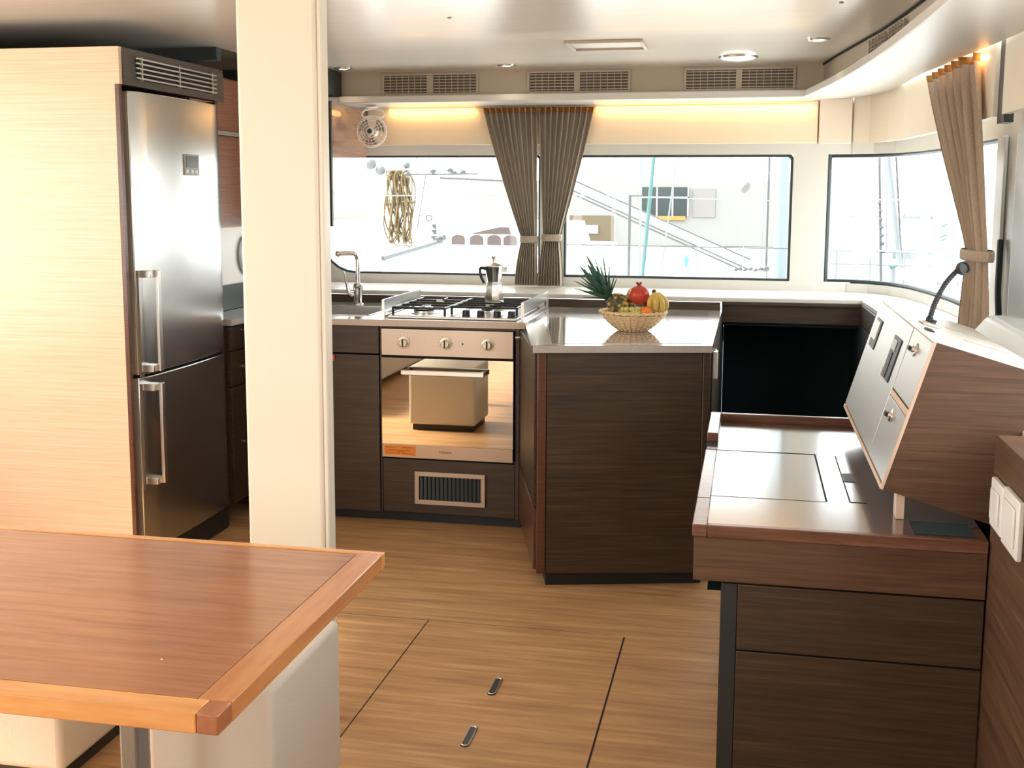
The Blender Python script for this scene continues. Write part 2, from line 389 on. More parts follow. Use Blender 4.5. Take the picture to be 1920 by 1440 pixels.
# pale side door / panel at far right with its gasket
pd = thing('door_1', (0.885, 3.7, 1.0), 'pale blue side panel', 'door', kind='structure'); del pd['label']; del pd['category']
strip(MB(), [(0.878, 4.18), (0.883, 3.7), (0.888, 3.0)], 0, 0.06, 1.072, 1.69).build('door_panel', M_paleblue, pd)
strip(MB(), [(0.876, 4.18), (0.881, 3.7), (0.886, 3.0)], 0.0, 0.06, 0.985, 1.062).build('door_sill', M_wallw, pd)
MB().tube(smooth_curve([(0.862, 4.28, 1.33), (0.858, 4.26, 1.25), (0.857, 4.25, 1.15), (0.862, 4.24, 1.07)]), 0.011, 8).build('door_gasket', M_seal, pd)
MB().tube([(0.862, 4.235, 1.05), (0.862, 4.22, 1.0)], 0.016, 8).build('door_latch', M_seal, pd)
MB().box(0.862, 0.874, 4.30, 4.36, 1.06, 1.69).build('door_frame', M_wallw, pd, bevel=0.004)

# sills
sp = [(-3.45, 5.61), (-0.125, 5.635), (0.535, 5.66), (0.56, 4.95), (0.575, 3.6), (0.58, 2.5), (0.885, 2.5), (0.88, 4.2), (0.857, 4.8), (0.835, 5.2), (0.80, 5.55), (0.755, 5.80), (0.69, 5.97), (0.60, 6.07), (0.50, 6.115), (-3.45, 6.12)]
struct('trim_3', MB().prism(sp, 0.968, 0.99), M_sill, bevel=0.004)
struct('trim_4', MB().box(-3.45, -0.125, 5.60, 5.63, 0.90, 0.967), M_dkwood)
t5 = MB(); t5.box(-0.118, 0.53, 5.66, 5.68, 0.868, 0.968); t5.box(-0.118, 0.53, 5.64, 5.66, 0.955, 0.968)
struct('trim_5', t5, M_dkwood)
struct('trim_6', MB().prism([(0.53, 5.66), (0.545, 4.95), (0.55, 3.62), (0.57, 3.62), (0.565, 4.95), (0.55, 5.66)], 0.55, 0.968), M_dkwood)

# cream valance band above the windows
VB = [(0.50, 6.10), (0.575, 6.06), (0.645, 5.92), (0.69, 5.7), (0.715, 5.4), (0.745, 5.0), (0.772, 4.55), (0.787, 4.15)]
va = MB(); va.box(-2.06, 0.325, 6.085, 6.119, 1.745, 1.955)
struct('trim_7', va, M_cream, bevel=0.003)
struct('trim_8', MB().box(0.331, 0.49, 6.075, 6.119, 1.742, 1.965), plain('pale_valance', (0.80, 0.68, 0.56), 0.5), bevel=0.004)
struct('trim_9', strip(MB(), VB, 0, 0.025, 1.745, 2.01), plain('side_valance', (0.82, 0.72, 0.58), 0.5))
struct('trim_10', strip(MB(), [(0.79, 4.02), (0.803, 3.6), (0.825, 3.0), (0.84, 2.0)], 0, 0.025, 1.745, 2.0), plain('side_valance_near', (0.84, 0.75, 0.60), 0.5))
struct('trim_11', MB().box(0.80, 0.83, 4.035, 4.14, 1.72, 2.0), M_dkend)

# soffit shelf with curved lip, and the vent fascia
lip = [(-2.07, 5.655), (0.236, 5.625), (0.275, 5.35), (0.325, 4.95), (0.362, 4.587), (0.392, 4.2), (0.413, 3.862), (0.425, 3.6), (0.442, 3.189), (0.46, 2.4), (0.47, 1.0), (0.48, -2.6)]
inner = [(-2.07, 5.655), (-1.2, 5.644), (-0.4, 5.633), (0.0, 5.628), (0.15, 5.626), (0.22, 5.6255), (0.236, 5.625)] + lip[2:]
outer = [(-2.06, 6.115, 1.945), (-1.2, 6.115, 1.945), (-0.4, 6.115, 1.945), (0.0, 6.115, 1.948), (0.30, 6.115, 1.955), (0.50, 6.105, 1.97), (0.60, 6.04, 1.978), (0.665, 5.85, 1.988), (0.705, 5.3, 2.00), (0.737, 4.9, 1.995), (0.757, 4.45, 1.985), (0.775, 4.05, 1.975), (0.79, 3.75, 1.97), (0.82, 3.0, 1.97), (0.85, 2.2, 1.97), (0.88, 1.0, 1.97), (0.90, -2.6, 1.97)]
assert len(inner) == len(outer)-0, (len(inner), len(outer))
sf = MB(); vs = []; nn = 6
for (ix, iy), (ox, oy, oz) in zip(inner, outer):
    vs.append((ix, iy, 1.972))
    for q in range(nn+1):
        k = q/nn; vs.append((ix+(ox-ix)*k, iy+(oy-iy)*k, 1.938+(oz-1.938)*k))
    vs.append((ox, oy, 2.02)); 
w_ = nn+3; fs = []
for i in range(len(inner)-1):
    for q in range(w_-1): fs.append((i*w_+q, i*w_+q+1, (i+1)*w_+q+1, (i+1)*w_+q))
    fs.append((i*w_+w_-1, i*w_, (i+1)*w_, (i+1)*w_+w_-1))
fs.append(tuple(range(w_))); e0 = (len(inner)-1)*w_; fs.append(tuple(range(e0, e0+w_))[::-1])
struct('trim_12', sf.faces(vs, fs), M_soffit, bevel=0.005, smooth=50)
FA = [(-2.10, 5.745), (0.325, 5.72), (0.36, 5.4), (0.42, 4.95), (0.468, 4.6), (0.505, 4.2), (0.525, 3.9), (0.545, 3.2), (0.56, 2.4), (0.57, 1.0), (0.58, -2.6)]
struct('trim_13', strip(MB(), FA, 0, 0.02, 1.972, 2.10), M_fascia)
# thin dark shadow joint where fascia meets ceiling on the curve
struct('trim_14', strip(MB(), [(x-0.008, y) for x, y in FA[1:]], 0, 0.006, 2.092, 2.0995), M_gap)

# left, back walls of the saloon (with their openings)
wl = MB()
wl.box(-3.55, -3.45, -2.6, 6.3, 0, 0.82); wl.box(-3.55, -3.45, -2.6, 6.3, 1.93, 2.18)
wl.box(-3.55, -3.45, 3.5, 6.3, 0.82, 1.93); wl.box(-3.55, -3.45, -2.6, -0.7, 0.82, 1.93)
struct('wall_left', wl, M_wallw)
wb = MB()
wb.box(-3.55, -3.1, -2.7, -2.6, 0, 2.13); wb.box(-1.7, 1.0, -2.7, -2.6, 0, 2.13); wb.box(-3.1, -1.7, -2.7, -2.6, 1.95, 2.13)
struct('wall_back', wb, M_wallw)

# windows: gasket and pane of each opening
def rrect(x0, x1, z0, z1, rad, y):
    pts = []
    for cx, cz, a0, r in ((x1-rad[1], z0+rad[1], -PI/2, rad[1]), (x1-rad[2], z1-rad[2], 0, rad[2]), (x0+rad[3], z1-rad[3], PI/2, rad[3]), (x0+rad[0], z0+rad[0], PI, rad[0])):
        for k in range(7):
            a = a0 + PI/2*k/6; pts.append((cx+r*math.cos(a), y, cz+r*math.sin(a)))
    return pts
def window(name, x0, x1, z0, z1, rad, gw=0.009):
    t = thing(name, ((x0+x1)/2, 6.15, z0), None, None, kind='structure')
    MB().tube(rrect(x0+0.004, x1-0.004, z0+0.004, z1-0.004, rad, 6.135), gw, 8, closed=True).build('window_gasket', M_seal, t)
    MB().box(x0+0.003, x1-0.003, 6.16, 6.166, z0+0.003, z1-0.003).build('pane', M_glass, t)
    return t
window('window_1', -2.36, -1.105, 1.040, 1.690, (0.20, 0.02, 0.02, 0.02), 0.008)
window('window_2', -0.975, 0.213, 1.040, 1.690, (0.012, 0.012, 0.03, 0.012), 0.010)
t = thing('window_3', (0.75, 5.6, 1.035), None, None, kind='structure')
pc = [Vector((x, y, 0)) for x, y in [(0.392, 6.14)]+offs(PW[1:9], 0.02)]
g = MB()
for z in (1.045, 1.683): g.tube([(p.x, p.y, z) for p in pc], 0.011, 8)
for p in (pc[0], pc[-1]): g.tube([(p.x, p.y, 1.04), (p.x, p.y, 1.69)], 0.015, 8)
g.build('window_gasket', M_seal, t)
gp = MB()
q = [(0.388, 6.17)]+offs(PW[1:9], 0.05)
for a, b in zip(q, q[1:]):
    gp.prism([a, b, (b[0]+0.003, b[1]+0.003), (a[0]+0.003, a[1]+0.003)], 1.037, 1.688)
gp.build('pane', M_glass, t)

# warm LED strips tucked at the back of the soffit
def led(name, a, b, power, label, dirv=(0, 0.6, -1)):
    a = Vector(a); b = Vector(b)
    o = MB().tube([a, b], 0.004, 6).build(name, M_led, label=label, cat='light strip', group='warm light strips under the soffit')
    power *= 0.22; d = b-a; L = area('strip_glow', (a+b)/2 + Vector((0, -0.005, -0.008)), dirv, d.length, 0.01, power, (1.0, 0.55, 0.2))
    x = d.normalized(); z = -Vector(dirv).normalized(); y = z.cross(x).normalized(); z = x.cross(y)
    m = Matrix((x, y, z)).transposed().to_4x4(); m.translation = (a+b)/2 + Vector((0, -0.004, -0.008)); L.matrix_world = m
led('led_strip', (-1.93, 6.066, 1.932), (-1.45, 6.066, 1.932), 2.0, 'warm glowing light strip above the window, left of the grey curtain pair')
led('led_strip', (-0.80, 6.066, 1.932), (0.30, 6.066, 1.932), 3.6, 'warm glowing light strip above the window, right of the grey curtain pair')
led('led_strip', (0.757, 4.80, 1.975), (0.780, 4.25, 1.962), 2.0, 'warm glowing light strip behind the beige corner curtain', (1, 0, -1))

# recessed spots
def spot(x, y, label):
    t = thing('ceiling_spotlight', (x, y, 2.095), label, 'ceiling light', 'recessed ceiling spotlights')
    MB().lathe((x, y, 2.0925), [(0.022, 0.0075), (0.045, 0.0075), (0.042, 0.001), (0.036, 0), (0.024, 0.003)], 32).build('trim_ring', M_satin, t)
    MB().lathe((x, y, 2.095), [(0.0, 0.0), (0.021, 0.0), (0.021, 0.0045)], 24).build('lens', M_spot, t)
    L = bpy.data.lights.new('spot_glow', 'SPOT'); L.energy = 0.8; L.spot_size = 1.6; L.color = (1, 0.8, 0.55); L.shadow_soft_size = 0.02
    o = bpy.data.objects.new('spot_glow', L); COL.objects.link(o); o.location = (x, y, 2.085)
spot(-2.00, 5.546, 'lit round spotlight in the ceiling beside the pillar, above the upper cabinet')
spot(-1.17, 5.542, 'lit round spotlight in the ceiling above the grey curtain pair')
spot(0.249, 4.839, 'lit round spotlight in the ceiling at the curved right corner')

# ceiling hatch outline, round dome, screws
t = thing('ceiling_hatch', (-0.60, 4.85, 2.09), 'flat rectangular flush hatch with grey frame in the ceiling', 'hatch')
hb = MB(); hb.box(-0.76, -0.44, 4.72, 4.735, 2.088, 2.0995); hb.box(-0.76, -0.44, 4.965, 4.98, 2.088, 2.0995); hb.box(-0.76, -0.745, 4.735, 4.965, 2.088, 2.0995); hb.box(-0.455, -0.44, 4.735, 4.965, 2.088, 2.0995)
hb.build('hatch_frame', M_fascia, t, bevel=0.001)
MB().box(-0.744, -0.456, 4.736, 4.964, 2.097, 2.0995).build('hatch_panel', M_soffit, t)
MB().lathe((-0.07, 5.38, 2.078), [(0, 0), (0.03, 0.001), (0.07, 0.006), (0.085, 0.013), (0.088, 0.0215)], 40).build('ceiling_dome', M_satin, label='round flat grey dome fixed to the ceiling above the right window', cat='dome')
for i, (x, y, lb) in enumerate([(-1.06, 4.04, 'small dark screw head in the bright ceiling right of the pillar'), (0.27, 3.95, 'small dark screw head in the ceiling near the curved right edge')]):
    MB().lathe((x, y, 2.095), [(0, 0), (0.006, 0.001), (0.008, 0.0045)], 12).build('ceiling_screw', M_vent, label=lb, cat='screw', group='ceiling screws')

# ============================================================ AIR VENTS on the fascia
def vent(x0, xm0, xm1, x1, label, rot=None):
    yf = 5.744 - 0.012*(x0+2.1)/1.2
    t = thing('air_vent', ((x0+x1)/2, yf, 1.985), label, 'air vent', 'paired air vents along the fascia')
    zb, zt = 1.990, 2.078; y0, y1 = yf-0.014, yf
    fr = MB(); fr.box(x0-0.012, x1+0.012, y0, y1-0.002, zt, zt+0.010); fr.box(x0-0.012, x1+0.012, y0, y1-0.002, zb-0.010, zb)
    for a, b in ((x0-0.012, x0), (xm0, xm1), (x1, x1+0.012)): fr.box(a, b, y0, y1-0.002, zb, zt)
    fr.build('vent_frame', M_fascia, t, bevel=0.001)
    MB().box(x0, x1, y1-0.006, y1-0.002, zb, zt).build('vent_back', M_ventd, t)
    for a, b in ((x0, xm0), (xm1, x1)):
        g = MB()
        for k in range(6):
            z = zb + (k+0.5)*(zt-zb)/6; g.box(a, b, y0+0.003, y1-0.007, z-0.0022, z+0.0022)
        for k in range(1, 7):
            x = a + k*(b-a)/7; g.box(x-0.0013, x+0.0013, y0+0.002, y1-0.008, zb, zt)
        g.build('grille', M_fascia, t)
vent(-1.849, -1.623, -1.590, -1.365, 'double air vent nearest the pillar, left of the curtain pair')
vent(-1.092, -0.867, -0.838, -0.601, 'double air vent directly above the grey curtain pair')
vent(-0.319, -0.083, -0.055, 0.184, 'double air vent at the right end of the straight fascia')
# small pair on the curved part
t = thing('air_vent', (0.465, 4.45, 2.0), 'double air vent on the curved fascia to the right of the corner', 'air vent', 'paired air vents along the fascia')
def onfa(y):
    for (a, b) in zip(FA[1:], FA[2:]):
        if a[1] >= y >= b[1]:
            k = (a[1]-y)/(a[1]-b[1]); return a[0]+(b[0]-a[0])*k
for ya, yb in ((4.75, 4.50), (4.42, 4.18)):
    g = MB(); xa, xb = onfa(ya)-0.006, onfa(yb)-0.006
    for k in range(6):
        z = 1.995+k*0.014; g.prism([(xa-0.006, ya), (xb-0.006, yb), (xb+0.002, yb), (xa+0.002, ya)], z, z+0.005)
    for k in range(6):
        s_ = k/5; x = xa+(xb-xa)*s_; y = ya+(yb-ya)*s_; g.box(x-0.008, x, y-0.003, y+0.003, 1.99, 2.078)
    g.build('grille', M_vent, t)

# ============================================================ PILLAR
t = thing('pillar', (-1.235, 2.93, 0), 'cream painted square pillar standing in front of the fridge and galley', 'pillar')
MB().box(-1.345, -1.122, 2.90, 2.955, 0, 2.10).build('pillar_body', M_post, t, bevel=0.010, seg=4)
MB().box(-1.1218, -1.108, 2.906, 2.955, 0, 2.10).build('edge_cover_strip', M_post, t, bevel=0.004)

# ============================================================ FRIDGE HOUSING AND FRIDGE
t = thing('fridge_cabinet', (-2.8, 4.2, 0), 'tall light oak cabinet housing the steel fridge at far left', 'cabinet')
g = MB(); g.prism_dir([(-3.44, 3.822, 0), (-2.2415, 3.822, 0), (-2.2415, 3.822, 1.868), (-2.222, 3.822, 1.868), (-2.222, 3.822, 2.0), (-3.44, 3.822, 2.0)], (0, 0.02, 0))
g.build('side_panel', M_oak, t, bevel=0.001)
MB().box(-2.241, -2.2265, 3.823, 3.842, 0.0, 1.8675).build('edge_strip', M_dkwood_red, t)
MB().box(-3.44, -2.222, 3.843, 4.655, 1.985, 2.0).build('top_board', M_dkwood, t)
MB().box(-2.262, -2.220, 3.843, 4.655, 1.868, 1.9845).build('header_panel', M_dkwood, t)
MB().box(-2.9, -2.25, 4.632, 4.654, 0.0, 1.867).build('far_side_panel', M_dkwood, t)
g = MB()
for k in range(5):
    z = 1.899 + k*0.0175; g.box(-2.2195, -2.211, 3.925, 4.575, z-0.003, z+0.003)
gr = g.build('vent_grille', M_satin, t)
for y in (3.962, 4.25, 4.535): MB().box(-2.2195, -2.2085, y-0.004, y+0.004, 1.892, 1.976).build('grille_bar', M_satin, gr)
MB().box(-2.2199, -2.2185, 3.935, 4.565, 1.893, 1.975).build('vent_opening', M_gap, t)

def door_mesh(z0, z1, mb):
    # slightly bowed steel door, Y 3.895..4.625
    n = 14; y0, y1 = 3.893, 4.622
    ring = []
    for i in range(n+1):
        s_ = i/n; y = y0+(y1-y0)*s_; bow = 0.013*(1-(2*s_-1)**2); e = 0.012*max(0, 1-min(s_, 1-s_)/0.03)**2
        ring.append((-2.222+bow-e, y))
    poly = ring + [(-2.275, y1), (-2.275, y0)]
    return mb.prism(poly, z0, z1)
t = thing('fridge', (-2.55, 4.26, 0), 'tall stainless steel fridge freezer beside the light oak panel', 'fridge')
MB().box(-2.88, -2.28, 3.885, 4.625, 0.02, 1.85).build('body', plain('fridge_body_grey', (0.10, 0.10, 0.10), 0.4), t)
ft = door_mesh(0.800, 1.852, MB()).build('fridge_door', M_fridge, t, bevel=0.004)
fb = door_mesh(0.11, 0.790, MB()).build('freezer_door', M_fridge, t, bevel=0.004)
MB().box(-2.27, -2.24, 3.90, 4.62, 0.0, 0.105).build('kick_plate', M_black, t)
def fh(z0, z1, par):
    g = MB(); g.box(-2.176, -2.163, 3.936, 3.960, z0, z1).box(-2.228, -2.1761, 3.905, 3.955, z1-0.026, z1).box(-2.228, -2.1761, 3.905, 3.955, z0, z0+0.026)
    h = g.build('door_handle', M_satin, par, bevel=0.002)
    MB().box(-2.232, -2.2221, 3.900, 3.918, z0-0.02, z1).build('handle_rail', M_satin, h)
M_dside = plain('door_side_grey', (0.30, 0.27, 0.24), 0.4)
for z0, z1, p_ in ((0.804, 1.848, ft), (0.114, 0.786, fb)): MB().box(-2.274, -2.240, 3.8885, 3.8925, z0, z1).build('door_side', M_dside, p_)
fh(0.812, 1.194, ft); fh(0.378, 0.766, fb)
d = MB().box(-2.212, -2.2045, 4.256, 4.380, 1.552, 1.635).build('display_unit', M_dispfr, ft, bevel=0.002)
MB().box(-2.2044, -2.2030, 4.268, 4.368, 1.582, 1.628).build('screen', M_display, d)
for y in (4.275, 4.318, 4.352): MB().box(-2.2044, -2.2025, y-0.010, y+0.010, 1.560, 1.574).build('button', M_whitep, d)

# ============================================================ LIGHT SWITCH on oak panel
t = thing('light_switch', (-3.03, 3.82, 0.89), 'white rocker light switch on the light oak panel at far left', 'switch')
MB().box(-3.085, -2.984, 3.812, 3.8215, 0.890, 0.978).build('switch_plate', M_whitep, t, bevel=0.003)
MB().box(-3.070, -3.000, 3.8085, 3.8118, 0.903, 0.965).build('rocker', M_whitep, t, bevel=0.002)

# ============================================================ LEFT RUN: drawers, microwave, upper cabinets
t = thing('drawer_cabinet', (-2.5, 4.74, 0), 'dark wood drawer cabinet between fridge and pillar', 'cabinet')
MB().box(-2.9, -2.245, 4.66, 4.838, 0.09, 0.902).build('body', M_dkwood, t)
for z0, z1 in ((0.79, 0.895), (0.63, 0.784), (0.10, 0.624)):
    dr = MB().box(-2.244, -2.224, 4.664, 4.836, z0, z1).build('drawer', M_dkwood, t, bevel=0.001)
    MB().lathe((-2.2235, 4.775, (z0+z1)/2 if z1 < 0.8 else 0.875), [(0.010, 0), (0.010, 0.004), (0.004, 0.006), (0.004, 0.012), (0.011, 0.015), (0.0, 0.020)], 16, axis=(1, 0, 0)).build('knob', M_chrome, dr)
t = thing('microwave', (-2.62, 5.12, 0.93), 'white appliance with round porthole door on the counter behind the pillar', 'microwave')
MB().box(-2.9, -2.402, 4.95, 5.55, 1.050, 1.328).build('case', M_whitep, t, bevel=0.008)
MB().box(-2.88, -2.412, 4.96, 5.54, 0.932, 1.0495).build('base_stand', M_dkend, t)
MB().lathe((-2.4015, 5.23, 1.185), [(0.100, 0), (0.100, 0.010), (0.085, 0.014), (0.082, 0.006), (0.0, 0.004)], 40, axis=(1, 0, 0)).build('porthole', plain('porthole_grey', (0.30, 0.31, 0.30), 0.25), t)
t = thing('wall_cabinet', (-2.62, 5.08, 1.325), 'reddish brown upper cabinet between fridge and pillar', 'cabinet')
MB().box(-2.9, -2.402, 4.66, 5.50, 1.325, 2.01).build('body', M_uwood, t)
MB().box(-2.401, -2.385, 4.67, 5.49, 1.36, 1.742).build('lower_door', M_uwood, t, bevel=0.001)
MB().box(-2.401, -2.385, 4.67, 5.49, 1.768, 2.0).build('upper_door', M_uwood, t, bevel=0.001)
MB().box(-2.395, -2.375, 4.67, 5.49, 1.745, 1.765).build('rail', M_vent, t)
t = thing('corner_wall_cabinet', (-2.3, 5.8, 1.34), 'glossy upper cabinet with dark end panel right of the pillar', 'cabinet')
MB().box(-2.9, -2.086, 5.515, 6.08, 1.345, 1.937).build('body', M_uwood, t)
MB().box(-2.9, -2.052, 5.494, 5.514, 1.318, 1.937).build('end_panel', M_dkend, t)
MB().box(-2.9, -2.075, 5.494, 5.72, 1.974, 2.098).build('upper_block', M_dkend, t)
MB().box(-2.085, -2.066, 5.516, 6.075, 1.345, 1.935).build('door', wood('glossy_cabinet_door', (0.20, 0.10, 0.07), (0.30, 0.17, 0.12), (0.38, 0.22, 0.16), rough=0.12, coat=0.9), t, bevel=0.001)
MB().box(-2.084, -2.060, 5.516, 6.075, 1.322, 1.334).build('light_rail', M_satin, t)

# ============================================================ GALLEY BASE UNITS (front plane Y 4.84)
t = thing('sink_cabinet', (-1.9, 5.2, 0), 'dark wood cabinet under the sink, left of the oven', 'cabinet')
MB().box(-2.23, -1.596, 4.862, 5.58, 0.08, 0.755).build('body', M_dkwood, t)
MB().box(-2.20, -1.600, 4.842, 4.861, 0.775, 0.898).build('top_front', M_dkwood, t, bevel=0.001)
dd = MB().box(-2.20, -1.600, 4.842, 4.861, 0.052, 0.768).build('door', M_dkwood, t, bevel=0.001)
MB().lathe((-1.845, 4.8415, 0.735), [(0.010, 0), (0.010, 0.003), (0.004, 0.006), (0.004, 0.010), (0.009, 0.013), (0, 0.017)], 14, axis=(0, -1, 0)).build('knob', M_chrome, dd)
MB().box(-2.2, -1.596, 4.90, 5.5, 0, 0.079).build('toe_kick', M_black, t)
tg = thing('hanging_tag', (-1.818, 4.835, 0.735), 'small red tag hanging on the sink cabinet door knob', 'tag')
MB().box(-1.831, -1.806, 4.833, 4.8355, 0.738, 0.763).build('tag_card', M_red, tg)
MB().box(-1.820, -1.817, 4.832, 4.8329, 0.744, 0.757).build('tag_mark', M_whitep, tg)
MB().tube(smooth_curve([(-1.831, 4.834, 0.742), (-1.842, 4.830, 0.735), (-1.848, 4.832, 0.742)]), 0.001, 6).build('tag_string', M_satin, tg)

t = thing('oven_housing', (-1.28, 5.2, 0), 'dark wood unit built around the steel oven', 'cabinet')
b_ = MB(); b_.box(-1.594, -1.588, 4.842, 5.4, 0.052, 0.902); b_.box(-0.979, -0.962, 4.846, 5.4, 0.05, 0.902); b_.box(-1.588, -0.979, 4.842, 5.4, 0.893, 0.902); b_.box(-1.588, -0.979, 4.87, 5.4, 0.052, 0.305)
b_.build('body', M_dkwood, t)
MB().box(-1.586, -0.981, 4.845, 4.869, 0.055, 0.300).build('lower_panel', M_dkwood, t, bevel=0.001)
MB().box(-1.594, -0.962, 4.90, 5.4, 0, 0.0515).build('toe_kick', M_black, t)
t = thing('vent_panel', (-1.274, 4.84, 0.098), 'rectangular floor level air grille with pale frame below the oven', 'air vent')
g = MB(); x0, x1, z0, z1 = -1.436, -1.112, 0.099, 0.248
g.box(x0, x1, 4.832, 4.8445, z1-0.020, z1); g.box(x0, x1, 4.832, 4.8445, z0, z0+0.020); g.box(x0, x0+0.020, 4.832, 4.8445, z0+0.020, z1-0.020); g.box(x1-0.020, x1, 4.832, 4.8445, z0+0.020, z1-0.020)
g.build('frame', plain('champagne_frame', (0.55, 0.44, 0.34), 0.35, 0.3), t, bevel=0.0015)
MB().box(x0+0.02, x1-0.02, 4.841, 4.8445, z0+0.02, z1-0.02).build('opening', M_gap, t)
for k in range(15):
    x = x0+0.030+k*0.0188
    MB(Matrix.Translation((x, 4.837, 0)) @ Matrix.Rotation(0.5, 4, 'Z')).box(-0.0055, 0.0055, -0.001, 0.001, z0+0.021, z1-0.021).build('louvre', plain('louvre_steel', (0.14, 0.19, 0.22), 0.35, 0.7) if k == 0 else bpy.data.materials['louvre_steel'], t)

# oven
t = thing('oven', (-1.284, 4.84, 0.308), 'stainless steel oven with mirrored door below the hob', 'oven')
MB().box(-1.583, -0.985, 4.848, 5.35, 0.31, 0.890).build('case', M_black, t)
cpn = MB().box(-1.583, -0.985, 4.826, 4.847, 0.772, 0.891).build('control_panel', M_ovensteel, t, bevel=0.0015)
MB().box(-1.583, -0.985, 4.836, 4.847, 0.762, 0.7715).build('joint', M_gap, t)
dr = MB().box(-1.583, -0.985, 4.826, 4.847, 0.372, 0.7615).build('oven_door', M_mirror, t)
MB().box(-1.583, -0.985, 4.824, 4.847, 0.311, 0.3715).build('bottom_strip', M_ovensteel, t, bevel=0.001)
h = MB().box(-1.478, -1.103, 4.770, 4.786, 0.694, 0.716).build('door_handle', M_satin, dr, bevel=0.003)
for a, b in ((-1.47, -1.455), (-1.126, -1.106)): MB().box(a, b, 4.7861, 4.8255, 0.697, 0.713).build('handle_mount', M_black, h)
for x in (-1.478, -1.287, -1.098):
    k = MB().lathe((x, 4.8255, 0.830), [(0.027, 0), (0.027, 0.003), (0.019, 0.005), (0.018, 0.020), (0.015, 0.023), (0, 0.023)], 28, axis=(0, -1, 0)).build('control_knob', plain('knob_cream', (0.72, 0.66, 0.52), 0.3, 0.4) if x < -1.4 else bpy.data.materials['knob_cream'], cpn)
    MB().box(x-0.003, x+0.003, 4.797, 4.8024, 0.814, 0.848).build('grip_bar', M_dkend, k)
    g = MB()
    for q in range(11):
        a = -PI*0.25 + q*PI*1.5/10; g.ball((x+0.034*math.cos(a), 4.8255, 0.830+0.034*math.sin(a)), 0.0015, 6)
    g.build('dial_mark', M_black, cpn)
MB().lathe((-1.211, 4.8258, 0.832), [(0.004, 0), (0.003, 0.002), (0, 0.003)], 12, axis=(0, -1, 0)).build('indicator_lamp', M_black, cpn)
text_obj('maker_lettering', 'FOINOX', 0.014, M_black, t, (-1.290, 4.8233, 0.343), (PI/2, 0, 0))
stk = MB().box(-1.572, -1.428, 4.8225, 4.8238, 0.322, 0.366).build('warning_sticker', M_orange, t)
g = MB()
for zz, a, b in ((0.357, -1.565, -1.52), (0.357, -1.49, -1.44), (0.3445, -1.555, -1.45), (0.3385, -1.51, -1.48), (0.330, -1.565, -1.50), (0.330, -1.49, -1.435)): g.box(a, b, 4.8218, 4.8224, zz-0.0012, zz+0.0012)
g.build('sticker_print', plain('sticker_ink', (0.45, 0.10, 0.01), 0.6), stk)

# narrow corner unit and island
L0 = Vector((-0.955, 4.86)); L1 = Vector((-0.752, 4.135)); L2 = Vector((-0.125, 4.285))
t = thing('island_cabinet', (-0.45, 4.9, 0), 'dark wood island cabinet with pale stone top under the fruit basket', 'cabinet')
MB().prism([(L0.x, L0.y), (L1.x+0.005, L1.y+0.015), (L2.x, L2.y+0.015), (L2.x, 5.58), (L0.x, 5.58)], 0.06, 0.902).build('body', M_dkwood, t)
MB().prism([(L0.x+0.05, L0.y+0.02), (L1.x+0.03, L1.y+0.035), (L2.x-0.02, L2.y+0.035), (L2.x-0.02, 5.5), (L0.x+0.05, 5.5)], 0, 0.0595).build('toe_kick', M_black, t)
dv = (L2-L1).normalized(); nv = Vector((dv.y, -dv.x))
def fpl(s0, s1, d0, d1, z0, z1, A=L1, D=dv, N=nv):
    p = [A+D*s0+N*d0, A+D*s1+N*d0, A+D*s1+N*d1, A+D*s0+N*d1]
    return MB().prism([(q.x, q.y) for q in p], z0, z1)
LN = (L2-L1).length
fpl(0.036, LN-0.030, -0.014, 0.002, 0.055, 0.898).build('front_panel', M_dkwood, t, bevel=0.001)
fpl(0.0, 0.034, -0.014, 0.004, 0.055, 0.900).build('corner_post', M_dkwood_red, t, bevel=0.003)
fpl(LN-0.028, LN, -0.014, 0.004, 0.055, 0.900).build('corner_post', M_dkwood, t, bevel=0.003)
ds = (L0-L1).normalized(); ns = Vector((-ds.y, ds.x)) * (1 if Vector((-ds.y, ds.x)).x < 0 else -1)
SL = (L0-L1).length
fpl(0.02, SL-0.03, -0.005, 0.010, 0.31, 0.898, L1, ds, ns).build('side_door', M_dkwood, t, bevel=0.001)
fpl(0.02, SL-0.03, -0.005, 0.010, 0.065, 0.302, L1, ds, ns).build('side_panel', M_dkwood_red, t, bevel=0.001)
pk = L1+ds*(SL-0.05)+ns*0.012
MB().cyl((pk.x, pk.y, 0.868), (pk.x+ns.x*0.02, pk.y+ns.y*0.02, 0.868), 0.006, n=12).build('latch', M_chrome, t)
MB().box(-0.1249, -0.118, 4.33, 5.55, 0.06, 0.900).build('right_end_panel', M_dkwood, t)
MB().box(-0.1178, -0.100, 4.335, 4.375, 0.795, 0.897).build('strike_plate', M_whitep, t, bevel=0.002)
MB().lathe((-0.1178, 4.62, 0.86), [(0.012, 0), (0.012, 0.004), (0.005, 0.008), (0.010, 0.014), (0, 0.018)], 14, axis=(1, 0, 0)).build('side_knob', M_chrome, t)

